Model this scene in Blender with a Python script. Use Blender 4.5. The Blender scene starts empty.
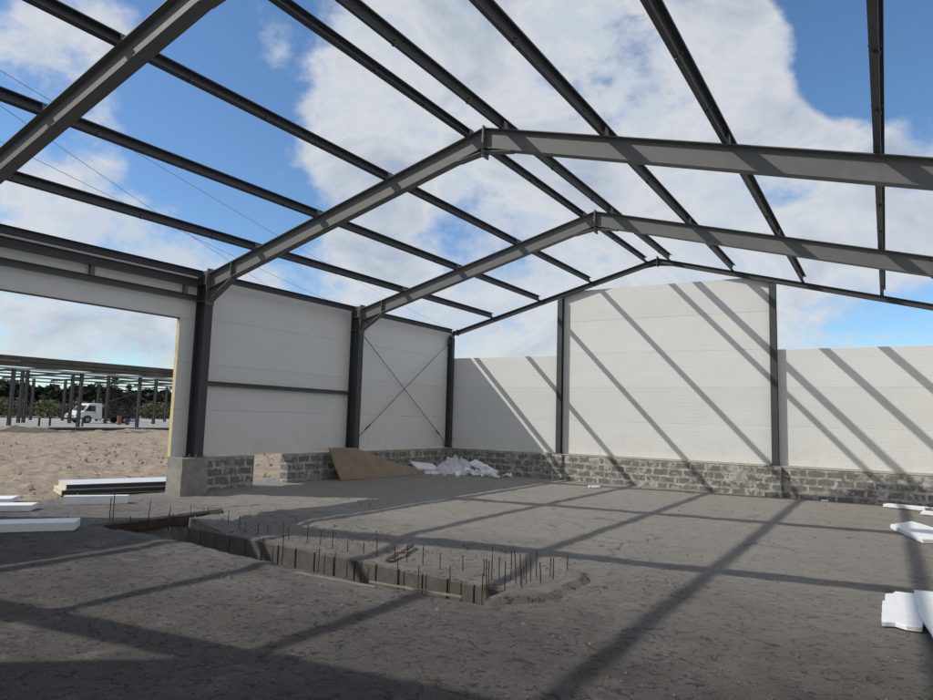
import bpy, math, random
import numpy as np
from mathutils import Vector, Matrix, noise
random.seed(7)
R_ = math.radians
sc = bpy.context.scene
COL = sc.collection

# ------------------------------------------------------------------ camera
F_PX = 666.9
YAW, PITCH, ROLL = .5620, .1022, .0286
CAM = Vector((12.7147, -19.14, 1.7681))
cyw, syw, cp, sp = math.cos(YAW), math.sin(YAW), math.cos(PITCH), math.sin(PITCH)
FW = Vector((-syw*cp, cyw*cp, sp)); RT = Vector((cyw, syw, 0)); UP = RT.cross(FW)
RT, UP = (math.cos(ROLL)*RT+math.sin(ROLL)*UP), (-math.sin(ROLL)*RT+math.cos(ROLL)*UP)
cam = bpy.data.cameras.new('camera'); cam_ob = bpy.data.objects.new('camera', cam); COL.objects.link(cam_ob)
m = Matrix((RT, UP, -FW)).transposed().to_4x4(); m.translation = CAM
cam_ob.matrix_world = m
cam.sensor_width = 36; cam.lens = F_PX/933*36; cam.clip_start = .05; cam.clip_end = 3000
sc.camera = cam_ob

# ------------------------------------------------------------------ helpers
class MB:
    def __init__(s): s.v = []; s.f = []; s.mi = []
    def add(s, vs, fs, mi=0):
        n = len(s.v); s.v += [tuple(v) for v in vs]
        for f in fs: s.f.append(tuple(n+i for i in f)); s.mi.append(mi)
        return s
    def box(s, x0, x1, y0, y1, z0, z1, mi=0):
        vs = [(x, y, z) for z in (z0, z1) for y in (y0, y1) for x in (x0, x1)]
        return s.add(vs, [(0,2,3,1),(4,5,7,6),(0,1,5,4),(2,6,7,3),(0,4,6,2),(1,3,7,5)], mi)
    def loft(s, A, B, mi=0, capmi=None):           # two equal closed loops
        n = len(A); c = mi if capmi is None else capmi
        k = len(s.v); s.v += [tuple(v) for v in A]+[tuple(v) for v in B]
        for i in range(n):
            j = (i+1) % n
            s.f.append((k+i, k+j, k+n+j, k+n+i)); s.mi.append(mi)
        s.f.append(tuple(k+i for i in reversed(range(n)))); s.mi.append(c)
        s.f.append(tuple(k+n+i for i in range(n))); s.mi.append(c)
        return s
    def tube(s, pts, r, n=8, mi=0):
        pts = [Vector(p) for p in pts]; rings = []
        for i, p in enumerate(pts):
            t = (pts[min(i+1, len(pts)-1)]-pts[max(i-1, 0)]).normalized()
            a = t.cross(Vector((0, 0, 1)))
            if a.length < .05: a = t.cross(Vector((0, 1, 0)))
            a.normalize(); b = t.cross(a)
            rr = r[i] if isinstance(r, (list, tuple)) else r
            rings.append([p+a*rr*math.cos(2*math.pi*k/n)+b*rr*math.sin(2*math.pi*k/n) for k in range(n)])
        k0 = len(s.v)
        for rg in rings: s.v += [tuple(v) for v in rg]
        for i in range(len(pts)-1):
            for k in range(n):
                j = (k+1) % n
                s.f.append((k0+i*n+k, k0+i*n+j, k0+(i+1)*n+j, k0+(i+1)*n+k)); s.mi.append(mi)
        s.f.append(tuple(k0+k for k in reversed(range(n)))); s.mi.append(mi)
        s.f.append(tuple(k0+(len(pts)-1)*n+k for k in range(n))); s.mi.append(mi)
        return s
    def build(s, name, mats, parent=None, smooth=False, bevel=0):
        me = bpy.data.meshes.new(name); me.from_pydata(s.v, [], s.f)
        if not isinstance(mats, (list, tuple)): mats = [mats]
        for mt in mats: me.materials.append(mt)
        me.polygons.foreach_set('material_index', s.mi)
        if smooth: me.polygons.foreach_set('use_smooth', [True]*len(s.f))
        me.update()
        import bmesh
        bm = bmesh.new(); bm.from_mesh(me); bmesh.ops.recalc_face_normals(bm, faces=bm.faces)
        if bevel:
            bmesh.ops.bevel(bm, geom=list(bm.edges), offset=bevel, segments=1, affect='EDGES')
        bm.to_mesh(me); bm.free()
        o = bpy.data.objects.new(name, me); COL.objects.link(o)
        if parent is not None: o.parent = parent
        return o

def tag(o, label=None, cat=None, group=None, kind=None):
    if label: o['label'] = label
    if cat: o['category'] = cat
    if group: o['group'] = group
    if kind: o['kind'] = kind
    elif label: o['kind'] = 'thing'
    return o
def empty(name, loc, label, cat, group=None, rz=0):
    o = bpy.data.objects.new(name, None); COL.objects.link(o); o.location = loc; o.rotation_euler.z = rz
    o.empty_display_size = .2
    return tag(o, label, cat, group)
def kids(o): return [c for c in bpy.data.objects if c.parent == o]
def copy_tree(o, parent=None):
    c = o.copy(); COL.objects.link(c)
    if parent is not None: c.parent = parent
    for ch in kids(o): copy_tree(ch, c)
    return c

# ------------------------------------------------------------------ materials
class NT:
    def __init__(s, name):
        s.m = bpy.data.materials.new(name); s.m.use_nodes = True; s.t = s.m.node_tree
        s.b = s.t.nodes['Principled BSDF']; s.b.inputs['Roughness'].default_value = .8
    def n(s, ty, **k):
        nd = s.t.nodes.new(ty)
        for a, b in k.items(): setattr(nd, a, b)
        return nd
    def l(s, a, b): s.t.links.new(a, b)
    def obj(s): return s.n('ShaderNodeTexCoord').outputs['Object']
    def geo(s): return s.n('ShaderNodeNewGeometry').outputs['Position']
    def noise(s, vec, scale, det=4, rough=.55, dist=0, sc3=None):
        if sc3:
            mp = s.n('ShaderNodeMapping'); mp.inputs['Scale'].default_value = sc3; s.l(vec, mp.inputs[0]); vec = mp.outputs[0]
        nd = s.n('ShaderNodeTexNoise'); nd.inputs['Scale'].default_value = scale; nd.inputs['Detail'].default_value = det
        nd.inputs['Roughness'].default_value = rough; nd.inputs['Distortion'].default_value = dist
        s.l(vec, nd.inputs['Vector']); return nd.outputs['Fac']
    def ramp(s, fac, stops, interp='LINEAR'):
        r = s.n('ShaderNodeValToRGB'); r.color_ramp.interpolation = interp
        e = r.color_ramp.elements
        while len(e) < len(stops): e.new(.5)
        for el, (p, c) in zip(e, stops):
            el.position = p; el.color = (*c, 1) if isinstance(c, (tuple, list)) else (c, c, c, 1)
        s.l(fac, r.inputs[0]); return r.outputs[0]
    def mix(s, fac, a, b, mode='MIX'):
        x = s.n('ShaderNodeMix', data_type='RGBA', blend_type=mode)
        for sock, v in ((x.inputs[0], fac), (x.inputs[6], a), (x.inputs[7], b)):
            if isinstance(v, (int, float)): sock.default_value = v
            elif isinstance(v, tuple): sock.default_value = (*v, 1)
            else: s.l(v, sock)
        return x.outputs[2]
    def math(s, op, a, b=None, clamp=False):
        x = s.n('ShaderNodeMath', operation=op, use_clamp=clamp)
        for i, v in enumerate((a, b)):
            if v is None: continue
            if isinstance(v, (int, float)): x.inputs[i].default_value = v
            else: s.l(v, x.inputs[i])
        return x.outputs[0]
    def bump(s, h, strength=.5, dist=.02, prev=None):
        b = s.n('ShaderNodeBump'); b.inputs['Strength'].default_value = strength; b.inputs['Distance'].default_value = dist
        s.l(h, b.inputs['Height'])
        if prev is not None: s.l(prev, b.inputs['Normal'])
        return b.outputs[0]
    def done(s, col=None, rough=None, nrm=None, metal=None):
        if col is not None:
            if isinstance(col, tuple): s.b.inputs['Base Color'].default_value = (*col, 1)
            else: s.l(col, s.b.inputs['Base Color'])
        if rough is not None:
            if isinstance(rough, (int, float)): s.b.inputs['Roughness'].default_value = rough
            else: s.l(rough, s.b.inputs['Roughness'])
        if nrm is not None: s.l(nrm, s.b.inputs['Normal'])
        if metal is not None: s.b.inputs['Metallic'].default_value = metal
        return s.m

def simple(name, c, rough=.7, var=.15, scale=6, metal=None, bump=0):
    t = NT(name); g = t.geo(); f = t.noise(g, scale, 5, .6)
    lo = tuple(x*(1-var) for x in c); hi = tuple(min(1, x*(1+var)) for x in c)
    nrm = t.bump(t.noise(g, scale*6, 4), bump, .01) if bump else None
    return t.done(t.ramp(f, [(.3, lo), (.7, hi)]), rough, nrm, metal)

def steel_mat(name, base, dirt=(.16, .15, .13)):
    t = NT(name); g = t.geo()
    f = t.noise(g, 3.5, 6, .65, .3)
    c = t.ramp(f, [(.25, tuple(x*.82 for x in base)), (.75, tuple(x*1.16 for x in base))])
    sm = t.noise(g, 1.3, 8, .72, .6, (1, 1, 1))
    dm = t.ramp(sm, [(.60, 0.0), (.72, .55)])
    c = t.mix(dm, c, dirt)
    ro = t.ramp(f, [(.3, .52), (.7, .70)])
    return t.done(c, ro, t.bump(t.noise(g, 60, 3), .12, .003))
M = {}
M['steel'] = steel_mat('anthracite_paint', (.125, .130, .130))
M['post'] = steel_mat('dark_post_paint', (.050, .053, .057), (.08, .08, .075))
M['purlin'] = steel_mat('dark_purlin_paint', (.060, .062, .070), (.095, .092, .085))
M['bolt'] = simple('zinc_bolt', (.45, .45, .44), .4, .2, 20, .6)
M['rust'] = simple('rusty_rebar', (.055, .032, .022), .85, .35, 30)
M['redboard'] = simple('stained_red_board', (.055, .034, .029), .85, .4, 6, bump=.4)
M['wood'] = simple('pale_timber', (.24, .205, .16), .8, .2, 9, bump=.3)
M['core'] = simple('yellow_foam_core', (.62, .52, .28), .85, .12, 12)
M['darkgap'] = simple('gap_shade_and_bung', (.035, .035, .038), .7, .2, 8)  # dark colour for the painted gap shade, also for the drum bungs

def panel_mat():
    t = NT('white_coated_sheet'); g = t.geo()
    sep = t.n('ShaderNodeSeparateXYZ'); t.l(g, sep.inputs[0])
    z = sep.outputs[2]
    big = t.noise(g, .9, 5, .6, .4); st = t.noise(g, 2.2, 6, .7, .2, (1.2, 1.2, .25))
    c = t.ramp(big, [(.3, (.665, .670, .650)), (.7, (.72, .725, .705))])
    c = t.mix(t.ramp(st, [(.56, 0.0), (.75, .12)]), c, (.52, .50, .46))
    # each sheet a hair different, and faint micro-profile lines
    fl = t.math('FLOOR', t.math('DIVIDE', t.math('SUBTRACT', z, .765), 1.02))
    wn = t.n('ShaderNodeTexWhiteNoise', noise_dimensions='1D'); t.l(fl, wn.inputs['W'])
    c = t.mix(.5, c, t.mix(wn.outputs['Value'], (.65, .655, .635), (.73, .735, .715)))
    s = t.math('ABSOLUTE', t.math('SUBTRACT', t.math('FRACT', t.math('MULTIPLY', t.math('SUBTRACT', z, .75), 10)), .5))
    prof = t.ramp(s, [(.40, 1.0), (.47, 0.0)])
    nz = t.noise(g, .7, 2)
    lowst = t.math('MULTIPLY', t.ramp(t.math('DIVIDE', t.math('SUBTRACT', z, .77), .9, True), [(0, 1.0), (1, 0.0)]), t.ramp(t.noise(g, 5, 7, .72, .5, (1, 1, .5)), [(.5, 0.0), (.72, .35)]))
    c = t.mix(lowst, c, (.36, .33, .28))
    pl = t.math('MULTIPLY', prof, .04); c = t.mix(pl, c, (.40, .39, .37))
    nrm = t.bump(nz, .35, .07); nrm = t.bump(prof, .6, .002, nrm)
    return t.done(c, .48, nrm)
M['panel'] = panel_mat()

def block_mat(axis):
    t = NT('mortared_block_'+axis); g = t.geo()
    sep = t.n('ShaderNodeSeparateXYZ'); t.l(g, sep.inputs[0])
    cmb = t.n('ShaderNodeCombineXYZ'); t.l(sep.outputs[0 if axis == 'x' else 1], cmb.inputs[0]); t.l(sep.outputs[2], cmb.inputs[1])
    nz = t.n('ShaderNodeTexNoise'); nz.inputs['Scale'].default_value = 5; nz.inputs['Detail'].default_value = 5; nz.inputs['Roughness'].default_value = .65; t.l(g, nz.inputs['Vector'])
    off = t.n('ShaderNodeVectorMath', operation='MULTIPLY_ADD'); t.l(nz.outputs['Color'], off.inputs[0]); off.inputs[1].default_value = (.13, .11, 0)
    t.l(cmb.outputs[0], off.inputs[2])
    br = t.n('ShaderNodeTexBrick'); t.l(off.outputs[0], br.inputs['Vector'])
    br.inputs['Scale'].default_value = 1; br.inputs['Brick Width'].default_value = .41; br.inputs['Row Height'].default_value = .195
    br.inputs['Mortar Size'].default_value = .034; br.inputs['Mortar Smooth'].default_value = .35
    br.inputs['Color1'].default_value = (.0, 0, 0, 1); br.inputs['Color2'].default_value = (.35, .35, .35, 1); br.inputs['Mortar'].default_value = (1, 1, 1, 1)
    patch = t.noise(g, 3.1, 7, .72, .8)
    fac = t.math('ADD', br.outputs['Fac'], t.math('MULTIPLY', t.math('SUBTRACT', patch, .43), 6.5))
    mask = t.ramp(fac, [(.42, 0.0), (.80, 1.0)])
    sm = t.noise(g, 14, 6, .7)
    blk = t.ramp(sm, [(.3, (.125, .120, .110)), (.7, (.215, .205, .19))])
    mor = t.ramp(sm, [(.3, (.24, .23, .21)), (.7, (.34, .325, .30))])
    mor = t.mix(t.ramp(t.noise(g, 4.2, 6, .68, .4), [(.47, 0.0), (.56, .9)]), mor, (.48, .468, .44))
    c = t.mix(mask, blk, mor)
    nrm = t.bump(mask, .8, .012); nrm = t.bump(t.noise(g, 35, 5, .7), .5, .006, nrm)
    return t.done(c, .93, nrm)
M['block_x'] = block_mat('x'); M['block_y'] = block_mat('y')

def concrete(name, a, b, sc_=5):
    t = NT(name); g = t.geo()
    f = t.noise(g, sc_, 8, .7, .3); c = t.ramp(f, [(.3, a), (.7, b)])
    st = t.noise(g, 2, 6, .7, .5, (1, 1, .4)); c = t.mix(t.ramp(st, [(.5, 0.0), (.75, .5)]), c, tuple(x*.55 for x in a))
    return t.done(c, .92, t.bump(t.noise(g, 30, 6, .7), .5, .006))
M['pier'] = concrete('pier_concrete', (.21, .198, .178), (.36, .34, .31))
M['tblock'] = concrete('trench_block', (.075, .070, .062), (.135, .127, .115), 8)
M['ledge'] = concrete('mortar_ledge', (.38, .34, .28), (.55, .50, .43), 8)
M['slab'] = concrete('far_slab_concrete', (.30, .29, .275), (.40, .39, .37), .5)

def floor_mat():
    t = NT('compacted_floor'); g = t.geo()
    big = t.noise(g, .35, 4, .55, .6); mid = t.noise(g, 1.7, 8, .68, .7)
    ang = t.n('ShaderNodeMapping'); ang.inputs['Rotation'].default_value = (0, 0, .45); ang.inputs['Scale'].default_value = (.75, 1.8, 1); t.l(g, ang.inputs[0])
    strk = t.noise(ang.outputs[0], 4.5, 8, .74, 1.2)
    fine = t.noise(g, 55, 7, .8); grain = t.noise(g, 170, 4, .7)
    c = t.ramp(mid, [(.28, (.086, .076, .067)), (.5, (.134, .121, .107)), (.75, (.185, .170, .153))])
    c = t.mix(t.ramp(big, [(.35, 0.0), (.65, .55)]), c, (.115, .104, .094))
    c = t.mix(t.ramp(strk, [(.56, 0.0), (.68, .42)]), c, (.070, .061, .054))
    c = t.mix(t.ramp(t.noise(g, 3.2, 9, .78, .3), [(.62, 0.0), (.72, .45)]), c, (.26, .245, .225))
    c = t.mix(t.ramp(t.noise(g, .55, 3, .5, .5), [(.60, 0.0), (.70, .35)]), c, (.215, .150, .118))
    c = t.mix(.75, c, t.ramp(fine, [(.32, .18), (.68, .82)]), 'OVERLAY')
    c = t.mix(.7, c, t.ramp(grain, [(.35, .2), (.65, .8)]), 'OVERLAY')
    sepf = t.n('ShaderNodeSeparateXYZ'); t.l(g, sepf.inputs[0])
    edgef = t.math('ADD', sepf.outputs[1], t.math('MULTIPLY', t.noise(g, .45, 4, .6, .4), 5))
    smooth_zone = t.ramp(t.math('MULTIPLY', t.math('ADD', edgef, 12.2), .2, True), [(0, 0.0), (1, 1.0)])   # older, dustier screed beyond the trench
    c = t.mix(smooth_zone, t.mix(.20, c, (.045, .041, .038)), t.mix(.66, c, (.37, .345, .315)))
    fl = t.noise(g, 9, 8, .74, 1.4)
    flm = t.math('MULTIPLY', t.ramp(fl, [(.56, 0.0), (.61, .85)]), t.math('SUBTRACT', 1.0, t.math('MULTIPLY', smooth_zone, .7)))
    c = t.mix(flm, c, (.030, .028, .026))
    pf = t.noise(ang.outputs[0], 26, 6, .75, .8); c = t.mix(t.ramp(pf, [(.57, 0.0), (.66, .6)]), c, (.27, .252, .228))
    damp = t.ramp(t.noise(g, .9, 6, .6, .8), [(.56, 0.0), (.60, .38)]); c = t.mix(t.math('MULTIPLY', damp, t.math('SUBTRACT', 1.0, smooth_zone)), c, (.085, .075, .066))
    dust = t.ramp(t.noise(g, 1.3, 8, .66, .3), [(.57, 0.0), (.66, .42)]); c = t.mix(dust, c, (.30, .275, .24))
    # wheel tracks across the near half
    trk = t.n('ShaderNodeTexWave', wave_type='BANDS', bands_direction='Y'); trk.inputs['Scale'].default_value = .33; trk.inputs['Distortion'].default_value = 2.2; trk.inputs['Detail'].default_value = 3; trk.inputs['Detail Scale'].default_value = .5; t.l(g, trk.inputs['Vector'])
    tk = t.math('MULTIPLY', t.ramp(trk.outputs['Fac'], [(.80, 0.0), (.97, .15)]), t.ramp(t.noise(g, 2.5, 5, .6), [(.4, 0.0), (.6, 1.0)])); c = t.mix(tk, c, (.12, .106, .09))
    # hairline cracks
    vo = t.n('ShaderNodeTexVoronoi', feature='DISTANCE_TO_EDGE'); vo.inputs['Scale'].default_value = .55
    wv = t.n('ShaderNodeTexNoise'); wv.inputs['Scale'].default_value = 2.2; wv.inputs['Detail'].default_value = 7; t.l(g, wv.inputs['Vector'])
    mad = t.n('ShaderNodeVectorMath', operation='MULTIPLY_ADD'); t.l(wv.outputs['Color'], mad.inputs[0]); mad.inputs[1].default_value = (.9, .9, 0); t.l(g, mad.inputs[2])
    t.l(mad.outputs[0], vo.inputs['Vector'])
    ck = t.math('MULTIPLY', t.ramp(vo.outputs['Distance'], [(.0, 1.0), (.012, 0.0)]), t.ramp(t.noise(g, .8, 2), [(.5, 0.0), (.6, 1.0)]))
    c = t.mix(t.math('MULTIPLY', ck, .75), c, (.05, .045, .04))
    h = t.math('ADD', t.math('MULTIPLY', strk, -.9), t.math('MULTIPLY', mid, .8))
    h = t.math('ADD', h, t.math('MULTIPLY', flm, -.5)); nrm = t.bump(h, .9, .045); nrm = t.bump(fine, 1.0, .020, nrm); nrm = t.bump(grain, .6, .004, nrm); nrm = t.bump(t.math('MULTIPLY', ck, -1), .6, .02, nrm)
    return t.done(c, .94, nrm)
M['floor'] = floor_mat()
def sand_mat():
    t = NT('churned_sand'); g = t.geo()
    a = t.noise(g, 1.1, 8, .7, .5); b = t.noise(g, 7, 7, .75, .4)
    c = t.ramp(a, [(.3, (.235, .185, .135)), (.55, (.345, .285, .215)), (.75, (.42, .36, .285))])
    c = t.mix(t.ramp(b, [(.53, 0.0), (.62, .8)]), c, (.135, .10, .072))
    nrm = t.bump(a, .6, .12); nrm = t.bump(b, .8, .045, nrm)
    return t.done(c, .96, nrm)
M['sand'] = sand_mat()

def foliage(name, a, b):
    t = NT(name); g = t.geo(); f = t.noise(g, .8, 4)
    c = t.ramp(f, [(.3, a), (.7, b)]); return t.done(c, .85)
M['pine'] = foliage('dark_pine_leaf', (.012, .020, .010), (.035, .048, .022))
M['bush'] = foliage('pale_bush_leaf', (.075, .090, .045), (.140, .150, .080))
M['spruce'] = foliage('spruce_needles', (.012, .022, .014), (.030, .045, .028))
M['bark'] = simple('bark', (.07, .05, .04), .9, .3, 10)

# ------------------------------------------------------------------ ground, floor
def sm(a, b, x):
    t = np.clip((x-a)/(b-a), 0, 1); return t*t*(3-2*t)
def fbm(X, Y, sc_, oct_, seed):
    out = np.empty(X.shape); xf, yf, of = X.ravel(), Y.ravel(), out.ravel()
    for i in range(xf.size):
        of[i] = noise.fractal(Vector((xf[i]*sc_+seed, yf[i]*sc_-seed, seed*.37)), 1.0, 2.0, oct_)
    return of.reshape(X.shape)
def grid_obj(name, xs, ys, hf, mat, warp=None):
    X, Y = np.meshgrid(np.array(xs), np.array(ys)); Z = hf(X, Y)
    if warp: X, Y = warp(X, Y)
    nx, ny = len(xs), len(ys)
    co = np.stack([X.ravel(), Y.ravel(), Z.ravel()], 1)
    i = np.arange(ny-1)[:, None]*nx+np.arange(nx-1)[None, :]
    q = np.stack([i, i+1, i+nx+1, i+nx], -1).reshape(-1, 4)
    me = bpy.data.meshes.new(name); me.vertices.add(len(co)); me.vertices.foreach_set('co', co.ravel())
    me.loops.add(q.size); me.loops.foreach_set('vertex_index', q.ravel().astype(np.int32))
    me.polygons.add(len(q)); me.polygons.foreach_set('loop_start', np.arange(len(q), dtype=np.int32)*4)
    me.polygons.foreach_set('use_smooth', np.ones(len(q), dtype=bool))
    me.materials.append(mat); me.update(); me.validate()
    o = bpy.data.objects.new(name, me); COL.objects.link(o); return o

def lin(a, b, st): return list(np.arange(a, b-1e-6, st))
gx = [-700, -400, -250, -160, -110, -80, -60, -48, -42, -45]+lin(-42, -20, .2)+lin(-20, -.9, .14)+lin(-.9, .6, .06)+[.6, 2, 6, 10, 14, 16, 20, 30, 60, 120, 300, 700]
gy = [-700, -300, -120, -60, -40, -30]+lin(-26, -15, .3)+lin(-15, -6, .09)+lin(-6, 14, .22)+[14, 18, 24, 32, 45, 60, 90, 150, 300, 700]
def ground_h(X, Y):
    n1 = fbm(X, Y, .35, 3, 3.1); n2 = fbm(X, Y, 1.6, 4, 9.7)
    far = sm(-42, -39.5, X)
    near_wall = 1-sm(-2.5, -.6, X)*.45
    h = -.10+(n1*.07+np.abs(n2)*.17*near_wall)*far
    for (mx, my, mr, mh) in ((-37.6, 3.6, 1.2, .42), (-37.4, 5.4, .8, .32), (-38.2, 13.2, 1.2, .2), (-3.2, -12.2, .8, .10), (-4.6, -10.5, 1.2, .12)):
        h += mh*np.exp(-((X-mx)**2+(Y-my)**2)/mr**2)*(1+.3*n2)
    under = sm(.10, .30, X)*(1-sm(14.5, 14.8, X))*sm(-21.4, -21.1, Y)*(1-sm(.25, .5, Y))
    h = h-sm(-.5, .0, X)*.03*(X < .3)
    return h*(1-under)-.95*under
tag(grid_obj('ground', gx, gy, ground_h, M['sand']), kind='structure')

TR = (-13.4, -12.33)
fx = lin(-1.9, 2.34, .07)+[2.34, 2.35]+lin(2.42, 2.78, .07)+[2.795, 2.805]+lin(2.87, 9.10, .07)+[9.10, 9.12]+lin(9.19, 10.4, .07)+lin(10.4, 14.41, .1)+[14.41, 14.6]
fy = lin(-20.9, -14, .12)+lin(-14, -13.41, .05)+[-13.405, -13.39]+lin(-13.32, -12.34, .07)+[-12.335, -12.32]+lin(-12.25, -10.96, .05)+[-10.96, -10.94]+lin(-10.88, -9.6, .05)+lin(-9.6, -.1, .11)+[.0, .2]
def floor_h(X, Y):
    n1 = fbm(X, Y, .5, 3, 21.3); n2 = fbm(X, Y, 3.0, 4, 5.5)
    h = .012*n1+.010*n2
    h += .07*(1-sm(.2, 2.6, X))*sm(-11, -9, Y)
    # dug strip north of the trench, sloping down to the block row
    hol = sm(2.85, 3.9, X)*(1-sm(8.6, 9.35, X))*sm(-12.6, -12.3, Y)*(1-sm(-11.7, -10.75, Y))
    h -= .13*hol*(1+.5*n2)
    inhol = sm(3.0, 3.5, X)*(1-sm(9.2, 9.6, X))*sm(-12.6, -12.3, Y)*(1-sm(-11.1, -10.6, Y))
    h += .035*n2*inhol
    # ramped spoil at the east end with a sharp crust facing the camera
    cx_, cy_ = 9.0, -12.25
    r = np.hypot((X-cx_)/.62, (Y-cy_)/1.02); wob = r+.06*n2
    lip = (X > 9.0-.3)*(Y < -11.6)
    h += .028*sm(.25, .93, wob)*(1-sm(.97, 1.04, wob))*lip*sm(8.9, 9.2, X+.1*n1)
    h -= .10*np.exp(-((wob-1.06)/.05)**2)*lip*sm(8.95, 9.1, X)
    # near rim of trench: low crumbling berm
    h += .012*np.exp(-((Y+13.62)/.16)**2)*sm(2.9, 3.6, X)*(1-sm(8.9, 9.3, X))*(1+1.2*n2)
    h += .05*np.exp(-((X-3.5)**2+(Y+10.9)**2)/.35)*(1+n2)
    # the trench
    t1 = (X > 2.345)*(X < 9.11)*(Y > -13.40)*(Y < -12.328)
    t2 = (X > 2.345)*(X < 2.80)*(Y > -13.40)*(Y < -10.95)
    tr = np.maximum(t1, t2)
    h = np.where(tr > 0, -.62+.05*n2, h)
    # the west edge of the floor feathers into the sand
    edge = 1-sm(-1.9, -.75+0*X, X+.45*n1)
    h -= .20*edge
    # sunken south of the crossing towards the west: spoil
    return h
def floor_warp(X, Y):
    w = np.empty(X.shape)
    a = np.exp(-((Y+13.40)/.25)**2)
    Y2 = Y+a*(.012*np.sin(X*5.3+1)+.014*np.sin(X*11.7+2)+.009*np.sin(X*23+.5)-.09*np.exp(-((X-7.6)/1.5)**2)+.10*np.exp(-((X-3.9)/1.2)**2))
    Y2 = Y2+np.exp(-((Y+12.33)/.38)**2)*np.clip((9-X)*.055, 0, .36)*(X > 2.3)
    b = np.exp(-((X-2.35)/.2)**2)
    return X+b*.03*np.sin(Y*7), Y2
tag(grid_obj('floor', fx, fy, floor_h, M['floor'], floor_warp), kind='structure')

# ------------------------------------------------------------------ steel frames
HW, PE, SL, SLR = 7.056, 4.573, .2640, .2755
W2 = 2*HW
def rz(x): return PE+SL*HW-(SL if x < HW else SLR)*abs(x-HW)          # top of rafters
KC = math.sqrt(1+SL*SL)
rz0 = rz
def isec(d, w, tf, tw):                          # I outline: (across, down)
    a, b = w/2, tw/2
    return [(-a, 0), (a, 0), (a, tf), (b, tf), (b, d-tf), (a, d-tf), (a, d), (-a, d), (-a, d-tf), (-b, d-tf), (-b, tf), (-a, tf)]
def rafter_mb(x0, x1, d, w, y=0, zt=None, tf=.012, tw=.008):
    P = isec(d, w, tf, tw); mb = MB()
    mb.loft([(x0, y+a, zt(x0)-b*KC) for a, b in P], [(x1, y+a, zt(x1)-b*KC) for a, b in P]); return mb
def column_mb(x0, x1, w, z0, z1, y=0, tf=.014, tw=.009):
    P = isec(x1-x0, w, tf, tw); mb = MB()
    mb.loft([(x0+b, y+a, z0) for a, b in P], [(x0+b, y+a, z1) for a, b in P]); return mb
RD, RW, CD, CW = .33, .17, .31, .20
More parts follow.
